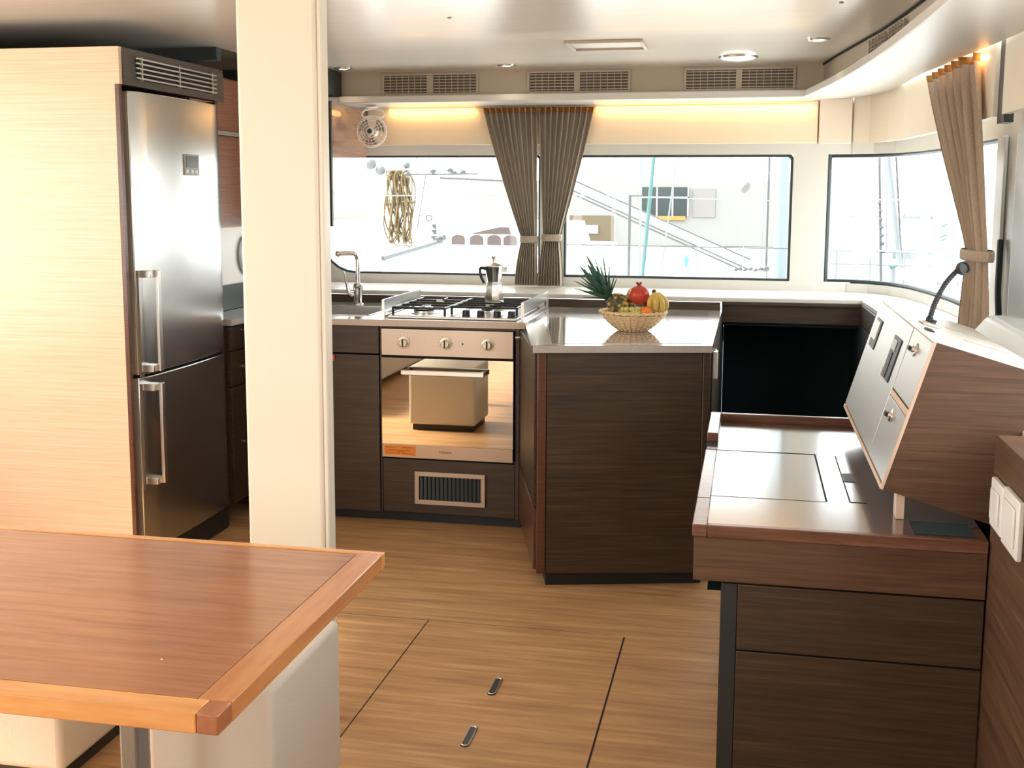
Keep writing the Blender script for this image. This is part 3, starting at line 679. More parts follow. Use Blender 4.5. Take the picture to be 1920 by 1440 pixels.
# worktop (one continuous slab with the sink cut-out)
ct = MB()
z0, z1 = 0.9035, 0.930
ct.prism([(-2.9, 4.66), (-2.215, 4.66), (-2.20, 4.80), (-2.20, 5.598), (-2.9, 5.598)], z0, z1)
ct.prism([(-2.20, 4.80), (-1.68, 4.82), (-1.68, 4.95), (-2.20, 4.95)], z0, z1)
ct.prism([(-2.20, 5.36), (-1.68, 5.36), (-1.68, 5.598), (-2.20, 5.598)], z0, z1)
ct.prism([(-1.68, 4.82), (-0.938, 4.852), (-0.765, 4.11), (-0.758, 4.105), (-0.119, 4.262), (-0.117, 5.598), (-1.68, 5.598)], z0, z1)
t = ct.build('worktop', M_counter, label='continuous grey stone worktop with sink cutout running from pillar to island', cat='worktop')
e_ = MB()
e_.prism([(-2.20, 4.793), (-1.68, 4.812), (-0.938, 4.845), (-0.938, 4.851), (-1.68, 4.819), (-2.20, 4.799)], z0-0.001, z1+0.0006)
e_.build('front_edging', M_ctredge, t)
e_ = MB()
e_.prism([(-0.940, 4.845), (-0.768, 4.103), (-0.700, 4.160), (-0.855, 4.845)], z1+0.0002, z1+0.0012)
e_.build('side_border', plain('border_stone', (0.50, 0.44, 0.37), 0.2, vs=160, var=0.2), t)
MB().prism([(-0.845, 4.86), (-0.705, 4.175), (-0.160, 4.308), (-0.175, 5.545), (-0.845, 5.545)], z1+0.0002, z1+0.0016).build('inlay_panel', M_inlay, t)
# rear upstand
# sink + faucet
t = thing('sink', (-1.94, 5.15, 0.76), 'stainless steel sink set into the worktop beside the pillar', 'sink')
g = MB(); g.box(-2.198, -1.682, 4.952, 5.358, 0.760, 0.768); g.box(-2.198, -2.19, 4.952, 5.358, 0.768, 0.934); g.box(-1.69, -1.682, 4.952, 5.358, 0.768, 0.934); g.box(-2.19, -1.69, 4.952, 4.96, 0.768, 0.934); g.box(-2.19, -1.69, 5.35, 5.358, 0.768, 0.934)
g.build('basin', M_steel, t, bevel=0.003)
MB().lathe((-1.94, 5.15, 0.7685), [(0.035, 0), (0.03, 0.003), (0.0, 0.001)], 24).build('drain', M_chrome, t)
t = thing('faucet', (-1.895, 5.42, 0.93), 'chrome pull-out faucet behind the sink beside the pillar', 'faucet')
x, y = -1.895, 5.42
MB().lathe((x, y, 0.931), [(0.028, 0), (0.028, 0.006), (0.022, 0.012), (0.021, 0.075), (0.024, 0.08), (0.024, 0.10), (0.015, 0.11), (0, 0.112)], 28).build('base', M_chrome, t)
MB().tube(smooth_curve([(x, y, 1.03), (x, y, 1.12), (x-0.001, y, 1.165), (x-0.012, y-0.008, 1.187), (x-0.04, y-0.015, 1.190), (x-0.08, y-0.025, 1.188)]), 0.012, 14).build('spout', M_chrome, t)
MB().ball((x-0.092, y-0.028, 1.187), 0.015, 16).build('spray_head', M_satin, t)
MB().tube([(x-0.022, y-0.01, 0.985), (x-0.040, y-0.02, 0.995), (x-0.055, y-0.03, 1.06), (x-0.06, y-0.034, 1.10)], [0.014, 0.012, 0.004, 0.003], 10).build('lever', M_chrome, t)

# ============================================================ HOB
t = thing('hob', (-1.27, 5.15, 0.93), 'stainless steel gas hob with black grates and side fiddle rails', 'hob')
MB().box(-1.575, -0.985, 4.895, 5.44, 0.9305, 0.942).build('hob_plate', M_steel, t, bevel=0.003)
def burner(x, y, r):
    b1 = MB().lathe((x, y, 0.9422), [(r*1.25, 0), (r*1.25, 0.004), (r, 0.006), (r, 0.014), (0, 0.014)], 28).build('burner', M_satin, t)
    MB().lathe((x, y, 0.9564), [(r*0.95, 0), (r, 0.003), (r*0.9, 0.007), (0, 0.008)], 28).build('burner_cap', M_iron, b1)
for x, y, r in ((-1.44, 5.02, 0.048), (-1.44, 5.29, 0.034), (-1.16, 5.29, 0.042), (-1.16, 5.08, 0.026)): burner(x, y, r)
for x0, x1, y0, y1 in ((-1.555, -1.315, 4.915, 5.42), (-1.305, -1.005, 5.0, 5.42)):
    g = MB(); zt = 0.976
    loop = [(x0, y0, zt), (x1, y0, zt), (x1, y1, zt), (x0, y1, zt)]
    g.tube(loop, 0.0055, 8, closed=True)
    for yy in (y0+(y1-y0)*0.27, y0+(y1-y0)*0.73):
        g.tube([(x0, yy, zt), ((x0+x1)/2-0.02, yy, zt)], 0.0055, 8); g.tube([((x0+x1)/2+0.02, yy, zt), (x1, yy, zt)], 0.0055, 8)
    g.tube([(x0, (y0+y1)/2, zt), (x1, (y0+y1)/2, zt)], 0.0055, 8)
    for xx in ((x0+x1)/2,):
        g.tube([(xx, y0, zt), (xx, y0+0.08, zt)], 0.0055, 8); g.tube([(xx, y1, zt), (xx, y1-0.08, zt)], 0.0055, 8)
    for px_, py_ in ((x0, y0), (x1, y0), (x0, y1), (x1, y1)): g.cyl((px_, py_, 0.943), (px_, py_, zt), 0.006, n=8)
    g.build('pan_grate', M_iron, t)
for x in (-1.222, -1.155, -1.080, -1.015):
    kb = MB().lathe((x, 4.935, 0.9422), [(0.019, 0), (0.019, 0.003), (0.0165, 0.005), (0.0165, 0.024), (0.014, 0.027), (0, 0.027)], 24).build('burner_knob', M_iron, t)
    MB().lathe((x, 4.935, 0.9423+0.0271), [(0.011, 0), (0.011, 0.0008), (0, 0.001)], 20).build('knob_cap', M_chrome, kb)
def fiddle(x, y0, y1, lean):
    g = MB()
    for yy in (y0, y1): g.box(x-0.006, x+0.006, yy-0.006, yy+0.006, 0.931, 1.012)
    g.box(x-0.003, x+0.003, y0, y1, 0.968, 1.010)
    g.box(x-0.004, x+0.004, y0, y1, 1.006, 1.014); g.box(x-0.003, x+0.003, y0, y1, 0.931, 0.943)
    g.build('fiddle_rail', M_satin, t)
fiddle(-1.590, 4.885, 5.46, 0); fiddle(-0.958, 4.895, 5.52, 0)
MB().box(-1.586, -0.96, 5.452, 5.458, 0.931, 0.975).build('rear_rail', M_satin, t)

# moka pot
t = thing('moka_pot', (-1.157, 5.21, 0.982), 'aluminium moka coffee pot with black handle standing on the hob', 'coffee pot')
cx, cy = -1.157, 5.21
MB().lathe((cx, cy, 0.982), [(0.047, 0), (0.048, 0.003), (0.038, 0.075), (0.038, 0.082)], 8).build('boiler', plain('aluminium_warm_reflection', (0.80, 0.74, 0.66), 0.18, 1.0), t)  # warm reflection tinted into the boiler metal
MB().lathe((cx, cy, 1.064), [(0.036, 0), (0.037, 0.012), (0.033, 0.014)], 8).build('collar', M_satin, t)
MB().lathe((cx, cy, 1.0775), [(0.032, 0), (0.045, 0.068), (0.046, 0.070), (0.043, 0.071), (0.042, 0.069)], 8).build('jug', M_chrome, t)
lid = MB().lathe((cx, cy, 1.149), [(0.045, 0), (0.044, 0.004), (0.016, 0.016), (0, 0.018)], 8).build('lid', M_satin, t)
MB().lathe((cx, cy, 1.166), [(0.006, 0), (0.005, 0.012), (0.012, 0.026), (0.012, 0.031), (0, 0.032)], 16).build('lid_knob', M_steel, lid)
MB().tube(smooth_curve([(cx-0.030, cy-0.030, 1.140), (cx-0.052, cy-0.052, 1.142), (cx-0.050, cy-0.055, 1.11), (cx-0.036, cy-0.045, 1.075)]), 0.006, 8, flat=1.5).build('handle', M_black, t)
MB().prism([(cx+0.036, cy-0.012), (cx+0.062, cy), (cx+0.036, cy+0.012)], 1.122, 1.147).build('spout', M_chrome, t)

# ============================================================ FRUIT BASKET
bx, by, bz = -0.452, 4.66, 0.932
t = thing('fruit_basket', (bx, by, bz), 'round woven wicker basket of fruit on the island worktop', 'basket')
M_wick = plain('wicker', (0.74, 0.52, 0.29), 0.6, var=0.25, vs=70)
def brad(s_): return 0.062 + 0.072*(s_**0.8)
g = MB()
for k in range(9):
    s_ = k/9; r = brad(s_); z = bz+0.007+0.066*s_; n = 80
    g.tube([(bx+(r+0.003*math.sin(12*2*PI*j/n/1.0+k*PI))*math.cos(2*PI*j/n), by+(r+0.003*math.sin(12*2*PI*j/n+k*PI))*math.sin(2*PI*j/n), z) for j in range(n)], 0.0042, 6, closed=True)
g.build('weave', M_wick, t)
g = MB()
for j in range(24):
    a = 2*PI*j/24; g.tube([(bx+brad(q/4)*math.cos(a), by+brad(q/4)*math.sin(a), bz+0.004+0.070*q/4) for q in range(5)], 0.0030, 6)
g.build('stakes', plain('wicker_stakes', (0.48, 0.30, 0.14), 0.6), t)
MB().lathe((bx, by, bz), [(0, 0.001), (0.062, 0.001), (0.064, 0.006), (0.06, 0.010), (0, 0.010)], 32).build('base', M_wick, t)
g = MB(); n = 90
for ph in (0, PI): g.tube([(bx+(0.135+0.003*math.cos(15*2*PI*j/n+ph))*math.cos(2*PI*j/n), by+(0.135+0.003*math.cos(15*2*PI*j/n+ph))*math.sin(2*PI*j/n), bz+0.078+0.003*math.sin(15*2*PI*j/n+ph)) for j in range(n)], 0.0045, 6, closed=True)
g.build('rim', M_wick, t)

# pineapple
def pine_mat():
    m, n, l, b = _mat('pineapple_skin')
    tc_ = n.new('ShaderNodeTexCoord'); v = n.new('ShaderNodeTexVoronoi'); v.inputs['Scale'].default_value = 62; l.new(tc_.outputs['Object'], v.inputs['Vector'])
    r = n.new('ShaderNodeValToRGB'); r.color_ramp.elements[0].color = (0.62, 0.40, 0.12, 1); r.color_ramp.elements[1].color = (0.07, 0.065, 0.018, 1); r.color_ramp.elements[0].position = 0.25; r.color_ramp.elements[1].position = 0.6
    l.new(v.outputs['Distance'], r.inputs[0]); l.new(r.outputs[0], b.inputs['Base Color']); b.inputs['Roughness'].default_value = 0.5
    bp = n.new('ShaderNodeBump'); bp.invert = True; bp.inputs['Strength'].default_value = 0.9; bp.inputs['Distance'].default_value = 0.006; l.new(v.outputs['Distance'], bp.inputs['Height']); l.new(bp.outputs[0], b.inputs['Normal'])
    return m
ax = Vector((-0.72, -0.15, 0.42)).normalized()
pcn = Vector((-0.500, 4.640, 1.034))
t = thing('pineapple', (pcn.x, pcn.y, 0.99), 'pineapple with long green crown leaning out of the left side of the basket', 'pineapple')
MB().ball(pcn, 0.047, 28, (1, 1, 1.38), Vector((0, 0, 1)).rotation_difference(ax).to_matrix()).build('body', pine_mat(), t)
base = pcn + ax*0.058
M_leaf = plain('pineapple_leaf', (0.045, 0.12, 0.075), 0.45, var=0.5, vs=30)
up = Vector((-0.55, -0.05, 0.84)).normalized()
for k in range(34):
    ring = k/34; a = k*2.399; spread = 0.12+1.15*ring
    q = up.orthogonal().normalized(); q2 = up.cross(q)
    side = q*math.cos(a)+q2*math.sin(a)
    L = 0.190*(1-0.50*ring)*(0.85+0.3*random.random())
    d0 = (up*math.cos(spread*0.75)+side*math.sin(spread*0.75)).normalized(); d1 = (up*math.cos(spread)+side*math.sin(spread)).normalized()
    wd = d0.cross(side).normalized() if d0.cross(side).length > 1e-3 else q2
    nrm = wd.cross(d0).normalized()
    m_ = MB(); pts = []
    N = 7
    for i in range(N+1):
        s_ = i/N; c = base + up*0.012*(1-ring) + d0*L*s_*(1-s_*0.4)+d1*L*s_*s_*0.4
        hw = 0.0155*(1-s_)**0.75*(0.75+0.6*s_) ; pts.append((c-wd*hw+nrm*hw*0.35, c, c+wd*hw+nrm*hw*0.35))
    vs = [p for tr in pts for p in tr]; fs = []
    for i in range(N):
        for j in range(2): fs.append((i*3+j, i*3+j+1, (i+1)*3+j+1, (i+1)*3+j))
    m_.faces(vs, fs); m_.build('leaf', M_leaf, t, solid=0.0012)

# pomegranate
t = thing('pomegranate', (-0.425, 4.615, 1.04), 'red pomegranate with crown on top of the fruit basket', 'pomegranate')
MB().ball((-0.425, 4.615, 1.082), 0.042, 28, (1, 1, 0.94)).build('body', plain('pomegranate_skin', (0.50, 0.045, 0.02), 0.35, var=0.5, vs=25), t)
g = MB(); c = Vector((-0.427, 4.615, 1.118)); g.lathe(c, [(0.007, 0), (0.009, 0.010)], 12)
for k in range(6):
    a = k*PI/3; g.lathe(c+Vector((0.007*math.cos(a), 0.007*math.sin(a), 0.008)), [(0.0045, 0), (0, 0.011)], 6, axis=(math.cos(a)*0.5, math.sin(a)*0.5, 1))
g.build('crown', plain('pomegranate_crown', (0.22, 0.06, 0.03), 0.6), t)
# bananas
M_ban = plain('banana_skin', (0.62, 0.43, 0.10), 0.45, var=0.3, vs=40)
stem0 = Vector((-0.366, 4.615, 1.092))
t = thing('banana_bunch', (stem0.x, stem0.y, 1.0), 'bunch of yellow bananas with dark stem at the right side of the basket', 'bananas')
for k, (dx, dy, bend) in enumerate(((-0.014, -0.026, 0.0), (0.008, -0.038, 0.005), (0.028, -0.030, 0.010), (0.040, -0.008, 0.012))):
    p = [stem0, stem0+Vector((dx*0.25+0.006, dy*0.5, -0.008)), stem0+Vector((dx*0.8+bend, dy, -0.030)), stem0+Vector((dx*0.9+bend, dy*0.9, -0.055)), stem0+Vector((dx*0.6+bend*0.5, dy*0.5, -0.076))]
    c = smooth_curve(p, 5); n = len(c)
    rr = [0.0045 if i < 2 else 0.0125*min(1, (i)/5)*(1 if i < n-4 else max(0.25, (n-i)/5)) for i in range(n)]
    MB().tube(c, rr, 9).build('banana', M_ban, t)
MB().ball(stem0+Vector((0, 0, 0.003)), 0.009, 10, (1, 1, 1.2)).build('stem', plain('banana_stem', (0.05, 0.035, 0.015), 0.7), t)
# round fruits
MB().ball((-0.455, 4.712, 1.066), 0.034, 20, (1, 0.9, 1.1)).build('mango', plain('yellow_mango', (0.78, 0.46, 0.06), 0.4, var=0.2), label='yellow mango behind the pomegranate in the basket', cat='mango')
MB().ball((-0.392, 4.572, 1.018), 0.022, 20).build('mandarin', plain('orange_peel', (0.85, 0.22, 0.02), 0.4, bump=0.3), label='small orange mandarin at the basket rim below the bananas', cat='mandarin')
MB().ball((-0.385, 4.655, 1.048), 0.030, 20).build('plum', plain('dark_plum', (0.20, 0.02, 0.03), 0.3), label='dark red plum between pomegranate and bananas', cat='plum')
M_grape = plain('pale_grape', (0.55, 0.50, 0.16), 0.25, var=0.2)
t = thing('grape_bunch', (-0.44, 4.58, 0.99), 'bunch of pale yellow grapes lying along the front of the basket', 'grapes')
for k in range(20):
    x = -0.488+0.0115*(k % 10)+random.uniform(-.003, .003); z = 1.010+0.016*(k//10)+random.uniform(-.003, .003)
    MB().ball((x, 4.558+0.014*(k//10)+random.uniform(-.004, .004)+abs(x+0.45)*0.25, z), 0.0108, 12).build('grape', M_grape, t)

# ============================================================ GREY CURTAIN PAIR
def curtain(name, label, mat, top, tie, bot, zt, ztie, zb, folds, group=None, path=None, amp=0.020, ybase=6.035, tiex=None):
    # top/tie/bot = (x0, x1); path(x) -> (X, Y, outward normal) ; default front wall plane
    def pos(s_, z):
        if z >= ztie:
            k = (zt-z)/(zt-ztie); e = k**1.12
            a = top[0]+(tie[0]-top[0])*e; b = top[1]+(tie[1]-top[1])*e
            am = amp*(1-0.45*k)
        else:
            k = (ztie-z)/(ztie-zb); e = math.sin(k*PI/2)
            a = tie[0]+(bot[0]-tie[0])*e; b = tie[1]+(bot[1]-tie[1])*e
            am = amp*(0.55+0.35*k)
        x = a+(b-a)*s_
        ph = folds*2*PI*s_ + 0.8*math.sin(3*s_+2*z)
        d = am*(math.sin(ph)+0.35*math.sin(2.1*ph+1.3)) - 0.010*math.exp(-((z-ztie)/0.05)**2)*0
        x += (b-a)/folds*0.22*math.cos(ph)
        if path: return path(x, d, z)
        return (x, ybase-d-0.01, z)
    t = thing(name, pos(0.5, zb), label, 'curtain', group)
    NV = 70
    MB().grid(lambda u, v: pos(u, zt-0.028-(zt-0.028-zb)*v), folds*14, NV).build('cloth', mat, t, solid=0.002, smooth=80)
    MB().grid(lambda u, v: pos(u, zt-0.0275*v), folds*14, 3).build('heading_glow', M_cglow, t, solid=0.003, smooth=80)  # top band of cloth, coloured as if lit by the strips
    # tie band: closed loop around the gathered cloth
    P = [pos(k/12, ztie) for k in range(13)]
    c0, c1 = Vector(P[0]), Vector(P[-1]); mid = (c0+c1)/2; ax_ = (c1-c0); hw = ax_.length/2+0.006; ax_.normalize(); pr = Vector((0, 0, 1)).cross(ax_)
    g = MB(); n = 28; rings = []
    for zz in (-0.018, -0.009, 0.009, 0.018):
        bl = 0.003 if abs(zz) < 0.015 else 0
        rings.append([mid+ax_*(hw+bl)*math.cos(2*PI*j/n)+pr*(amp*1.15+0.008+bl)*math.sin(2*PI*j/n)+Vector((0, 0, zz)) for j in range(n)])
    vs = [p for r in rings for p in r]; fs = [(i*n+j, i*n+(j+1) % n, (i+1)*n+(j+1) % n, (i+1)*n+j) for i in range(3) for j in range(n)]
    g.faces(vs, fs).build('tieback', mat, t, solid=0.003)
    return t
curtain('curtain', 'left half of the grey tied curtain pair between the front windows', M_curtain, (-1.405, -1.112), (-1.187, -1.110), (-1.222, -1.104), 1.936, 1.245, 1.000, 9, 'grey curtain pair')
curtain('curtain', 'right half of the grey tied curtain pair between the front windows', M_curtain, (-1.106, -0.812), (-1.070, -0.982), (-1.096, -0.965), 1.936, 1.255, 0.998, 9, 'grey curtain pair')
def rpath(s_, d, z):   # s_ is the Y coordinate along the side wall
    lean = 0.0
    return (0.752 - d*0.9 - 0.045*max(0, s_-4.35), s_, z)
curtain('corner_curtain', 'beige tied curtain hanging in front of the curved right window', M_curtain2, (5.15, 4.34), (4.24, 3.97), (4.30, 3.92), 1.975, 1.285, 0.995, 6, None, rpath, 0.026)

# ============================================================ FAN
t = thing('cabin_fan', (-1.955, 5.85, 1.935), 'small white caged fan hanging under the soffit beside the upper cabinet', 'fan')
fc = Vector((-1.955, 5.835, 1.806))
M_fanw = plain('fan_white', (0.80, 0.72, 0.64), 0.4)
MB().lathe((-1.955, 5.85, 1.925), [(0.028, 0.0125), (0.032, 0.004), (0.02, 0)], 24).build('mount', M_fanw, t)
MB().tube(smooth_curve([(-1.955, 5.85, 1.926), (-2.000, 5.85, 1.915), (-2.012, 5.85, 1.89), (-1.985, 5.85, 1.872), (-1.955, 5.85, 1.868)]), 0.006, 8).build('bracket', M_fanw, t)
MB().tube(smooth_curve([(-1.955, 5.852, 1.926), (-1.905, 5.852, 1.915), (-1.893, 5.852, 1.89), (-1.925, 5.852, 1.872), (-1.955, 5.852, 1.868)]), 0.006, 8).build('bracket', M_fanw, t)
MB().lathe(fc+Vector((0, 0.05, 0)), [(0.0, 0.0), (0.024, 0.0), (0.026, 0.045), (0, 0.047)], 20, axis=(0, -1, 0)).build('motor', M_fanw, t)
g = MB()
for r, yo in ((0.080, 0.0), (0.077, -0.012), (0.063, -0.020), (0.048, -0.026), (0.034, -0.029), (0.078, 0.022)):
    g.tube([fc+Vector((r*math.cos(2*PI*j/40), yo, r*math.sin(2*PI*j/40))) for j in range(40)], 0.0017 if r < 0.079 else 0.0045, 6, closed=True)
for k in range(18):
    a = 2*PI*k/18; g.tube([fc+Vector((r*math.cos(a), yo, r*math.sin(a))) for r, yo in ((0.079, 0.022), (0.08, 0.0), (0.077, -0.012), (0.05, -0.026), (0.022, -0.031))], 0.0013, 5)
g.build('cage', M_fanw, t)
for k in range(3):
    a = 2*PI*k/3+0.5
    g = MB(); 
    def bl(u, v, a=a):
        r = 0.018+0.052*v; b = a+(u-0.5)*1.25*(0.55+0.45*v); return fc+Vector((r*math.cos(b), 0.006-0.014*(u-0.5), r*math.sin(b)))
    g.grid(bl, 6, 6).build('blade', plain('blade_taupe', (0.30, 0.24, 0.20), 0.4) if k == 0 else bpy.data.materials['blade_taupe'], t, solid=0.0015)
hb_ = MB().lathe(fc+Vector((0, -0.025, 0)), [(0.021, -0.005), (0.021, 0.003), (0.017, 0.005), (0, 0.0055)], 24, axis=(0, -1, 0)).build('hub_cap', M_whitep, t)
MB().lathe(fc+Vector((0, -0.0306, 0)), [(0.0135, 0), (0.0125, 0.002), (0, 0.0025)], 24, axis=(0, -1, 0)).build('hub_badge', plain('dark_green_badge', (0.01, 0.04, 0.02), 0.4), hb_)

# ============================================================ TABLE
t = thing('dining_table', (-1.4, 1.83, 0), 'orange brown wooden dining table with lighter mitred border, in the foreground', 'table')
X1, Y0, Y1 = -0.723, 1.44, 2.215; X0 = -2.35; zt, zb = 0.740, 0.708; bw = 0.055
MB().box(X0, X1-bw, Y0+bw*0.85, Y1-bw*0.5, zb, zt-0.0003).build('tabletop', M_table, t)
MB().prism([(X0, Y0), (X1-0.035, Y0), (X1-0.035, Y0+bw*0.85-0.0005), (X0, Y0+bw*0.85-0.0005)], zb, zt).build('front_border', M_tabedge, t, bevel=0.002)
MB().prism([(X1-bw+0.0005, Y0+bw*0.85), (X1, Y0+bw*0.85), (X1, Y1-0.02), (X1-bw+0.0005, Y1-0.02)], zb, zt).build('side_border', wood('table_side_border', (0.40, 0.15, 0.045), (0.52, 0.21, 0.07), (0.62, 0.29, 0.11), grain=(14, 2, 14), rough=0.26, coat=0.45), t, bevel=0.002)
MB().box(X1-0.0345, X1, Y0, Y0+bw*0.85-0.0005, zb, zt).build('corner_block', M_tabcorner, t, bevel=0.003)
MB().box(X0, X1, Y1-0.0195, Y1, zb, zt).build('far_border', M_tabedge, t, bevel=0.002)
MB().box(-1.205, -1.165, 1.97, 2.02, 0.0, 0.711).build('leg', plain('table_leg_grey', (0.22, 0.22, 0.21), 0.35, 0.5), t, bevel=0.006)
MB().lathe((-1.95, 1.83, 0.0), [(0.16, 0), (0.16, 0.012), (0.05, 0.03), (0.045, 0.711)], 32).build('pedestal', M_satin, t)
MB().ball((-0.9, 1.605, 0.7405), 0.0022, 8, (1, 1, 0.3)).build('chip_mark', M_whitep, t)

# stools
def stool(name, x0, x1, y0, y1, h, label):
    t = thing(name, ((x0+x1)/2, (y0+y1)/2, 0), label, 'stool', 'cream leather stools around the table')
    MB().box(x0, x1, y0, y1, 0.04, h).build('upholstered_body', M_leather, t, bevel=0.016, seg=4)
    MB().box(x0+0.02, x1-0.02, y0+0.02, y1-0.02, 0, 0.039).build('foot_frame', M_black, t)
stool('stool', -1.27, -0.972, 2.19, 2.61, 0.425, 'cream leather cube stool at the right end of the table')
stool('stool', -2.07, -1.64, 2.42, 2.80, 0.41, 'cream leather cube stool under the left part of the table near the oak panel')
# sofa behind the camera side, seen only mirrored in the oven glass
t = thing('sofa', (-2.95, 0.8, 0), 'cream leather sofa along the left wall behind the table', 'sofa')
MB().box(-3.40, -2.75, -0.6, 2.4, 0.05, 0.40).build('base', M_leather, t, bevel=0.02)
for k in range(3): MB().box(-3.25, -2.72, -0.58+k, 0.38+k, 0.402, 0.52).build('seat_cushion', M_leather, t, bevel=0.04, seg=4)
for k in range(3): MB().box(-3.42, -3.26, -0.58+k, 0.38+k, 0.53, 0.90).build('back_cushion', M_leather, t, bevel=0.04, seg=4)

# ============================================================ FLOOR HATCH
t = thing('floor_hatch', (-0.714, 2.6, 0.0), 'flush wooden floor hatch with two small lifting rings in the galley floor', 'floor hatch')
g = MB(); g.box(-1.0600, -1.0568, 1.3, 3.725, 0.0002, 0.0008); g.box(-0.3735, -0.3680, 1.3, 3.71, 0.0002, 0.0008); g.build('side_seam', M_gap, t)
g = MB(); g.box(-1.40, -1.06, 3.722, 3.7245, 0.0002, 0.0006); g.box(-1.0568, -0.3735, 3.722, 3.7232, 0.0002, 0.0006); g.build('end_seam', plain('seam_brown', (0.10, 0.05, 0.03), 0.7), t)
for y in (3.235, 2.905):
    r_ = MB(); c = [(-0.712+0.013*math.cos(a), y+(0.05 if math.sin(a) > 0 else -0.05)+0.013*math.sin(a), 0.0022) for a in [2*PI*k/16 for k in range(16)]]
    lr = MB().prism([(p[0], p[1]) for p in c], 0.0004, 0.0022).build('lift_ring', M_black if y > 3 else M_extgrey, t)
    MB().tube([(p[0]*0.0+(-0.712+(p[0]+0.712)*0.8), y+(p[1]-y)*0.9, 0.0028) for p in c], 0.0022, 6, closed=True).build('ring', M_satin, lr)

# ============================================================ NAVIGATION DESK
t = thing('chart_desk', (0.2, 3.0, 0), 'walnut chart desk with glossy lid at the right, tilted console standing on it', 'desk')
dx0, dx1, dy0, dy1 = -0.100, 0.500, 2.42, 3.61; zt = 0.780
MB().box(-0.036, dx1, dy0+0.022, dy1-0.02, 0.0, 0.7525).build('cabinet_body', M_dkwood, t)
MB().box(-0.034, -0.002, dy0+0.012, dy0+0.0215, 0.0, 0.650).build('corner_post', M_dkend, t)
MB().box(0.0, dx1, dy0+0.010, dy0+0.0215, 0.504, 0.650).build('upper_front', M_dkwood, t, bevel=0.001)
MB().box(0.0, dx1, dy0+0.010, dy0+0.0215, 0.03, 0.500).build('lower_front', M_dkwood, t, bevel=0.001)
MB().box(-0.096, dx1, dy0+0.006, dy0+0.0215, 0.655, 0.7525).build('front_apron', M_boxwood, t, bevel=0.001)
MB().box(-0.096, -0.037, dy0+0.022, dy1-0.02, 0.655, 0.7525).build('side_apron', M_dkwood, t)
MB().box(-0.068, dx1, dy0+0.018, dy1-0.040, 0.7535, zt).build('desktop', M_desktop, t)
MB().box(-0.068, dx1, dy0, dy0+0.0175, 0.7535, zt+0.0005).build('front_edge', M_edgewood, t, bevel=0.002)
MB().box(dx0, -0.0685, dy0, 2.645, 0.7535, zt+0.0006).build('left_edge', M_edgewood, t, bevel=0.002)
MB().box(dx0, -0.0685, 2.648, 3.175, 0.7535, zt+0.0006).build('left_edge', M_edgewood, t, bevel=0.002)
MB().box(dx0, -0.0685, 3.215, 3.28, 0.7535, zt+0.0004).build('edge_notch', M_gap, t)
MB().box(dx0, -0.0685, 3.285, dy1, 0.7535, zt+0.024).build('left_edge', M_edgewood, t, bevel=0.002)
MB().box(dx0+0.002, -0.0685, 3.178, 3.212, 0.7535, zt+0.0006).build('left_edge', M_edgewood, t, bevel=0.002)
MB().box(-0.068, 0.50, dy1-0.020, dy1, 0.7535, zt+0.024).build('rear_fiddle', M_edgewood, t, bevel=0.003)
g = MB(); g.box(-0.10, 0.196, 3.166, 3.170, zt+0.0001, zt+0.0009); g.box(0.1925, 0.1965, 2.672, 3.170, zt+0.0001, zt+0.0009); g.box(-0.068, 0.1925, 2.668, 2.670, zt+0.0001, zt+0.0005)
g.box(0.246, 0.249, 2.678, 3.16, zt+0.0001, zt+0.0009); g.box(0.249, 0.285, 2.676, 2.679, zt+0.0001, zt+0.0009)
g.build('lid_seam', M_gap, t)
MB().box(0.250, 0.276, 2.872, 2.960, zt+0.0001, zt+0.0012).build('finger_slot', M_black, t)
MB().box(0.360, 0.478, 2.447, 2.545, zt+0.0001, zt+0.0015).build('recess_shade', M_recess_shade, t)  # flat dark panel paints the shade of a recess in the desk
MB().box(0.333, 0.350, 2.555, 2.60, zt+0.001, zt+0.058).build('console_foot', M_edgebeige, t)

# ============================================================ TILTED CONSOLE
C0 = Vector((0.303, 2.55, 0.847)); U = Vector((0.095, 0, 0.324)).normalized(); V = Vector((U.z, 0, -U.x)); H_ = 0.338; D_ = 0.262; LY = 1.01
MC = Matrix(((V.x, 0, U.x, C0.x), (0, 1, 0, C0.y), (V.z, 0, U.z, C0.z), (0, 0, 0, 1)))   # local x = depth, y = length, z = up the face
t = thing('instrument_console', (0.42, 3.05, 0.782), 'tilted instrument console box with grey panels and walnut side on the desk', 'console')
def cb(x0, x1, y0, y1, z0, z1, name, mat, par=None, bevel=0.0, **k): return MB(MC).box(x0, x1, y0, y1, z0, z1).build(name, mat, par or t, bevel=bevel, **k)
cb(0.004, D_, 0.012, LY-0.012, 0.004, H_-0.014, 'case', M_consolew)
cb(0.0, D_, 0.0, 0.0115, 0.0, H_, 'near_side', M_boxwood)
cb(0.0, D_, LY-0.0115, LY, 0.0, H_, 'far_side', M_boxwood)
cb(0.0, D_, 0.012, LY-0.012, H_-0.0135, H_, 'top_panel', M_consolew)
cb(-0.006, 0.0, -0.002, LY, -0.001, 0.008, 'bottom_edge', M_edgebeige)
cb(-0.006, 0.0, -0.002, 0.008, 0.0085, H_, 'side_edge', M_edgebeige)
mp_ = cb(-0.005, 0.003, 0.308, LY-0.004, 0.012, H_-0.004, 'main_panel', M_panelgrey, bevel=0.001)
ud = cb(-0.005, 0.003, 0.010, 0.296, 0.184, H_-0.004, 'upper_door', M_panelgrey, bevel=0.001)
ld = cb(-0.005, 0.003, 0.010, 0.300, 0.012, 0.164, 'lower_door', M_panelgrey, bevel=0.001)
cb(-0.0045, 0.003, 0.010, 0.303, 0.166, 0.180, 'cross_rail', M_edgebeige)
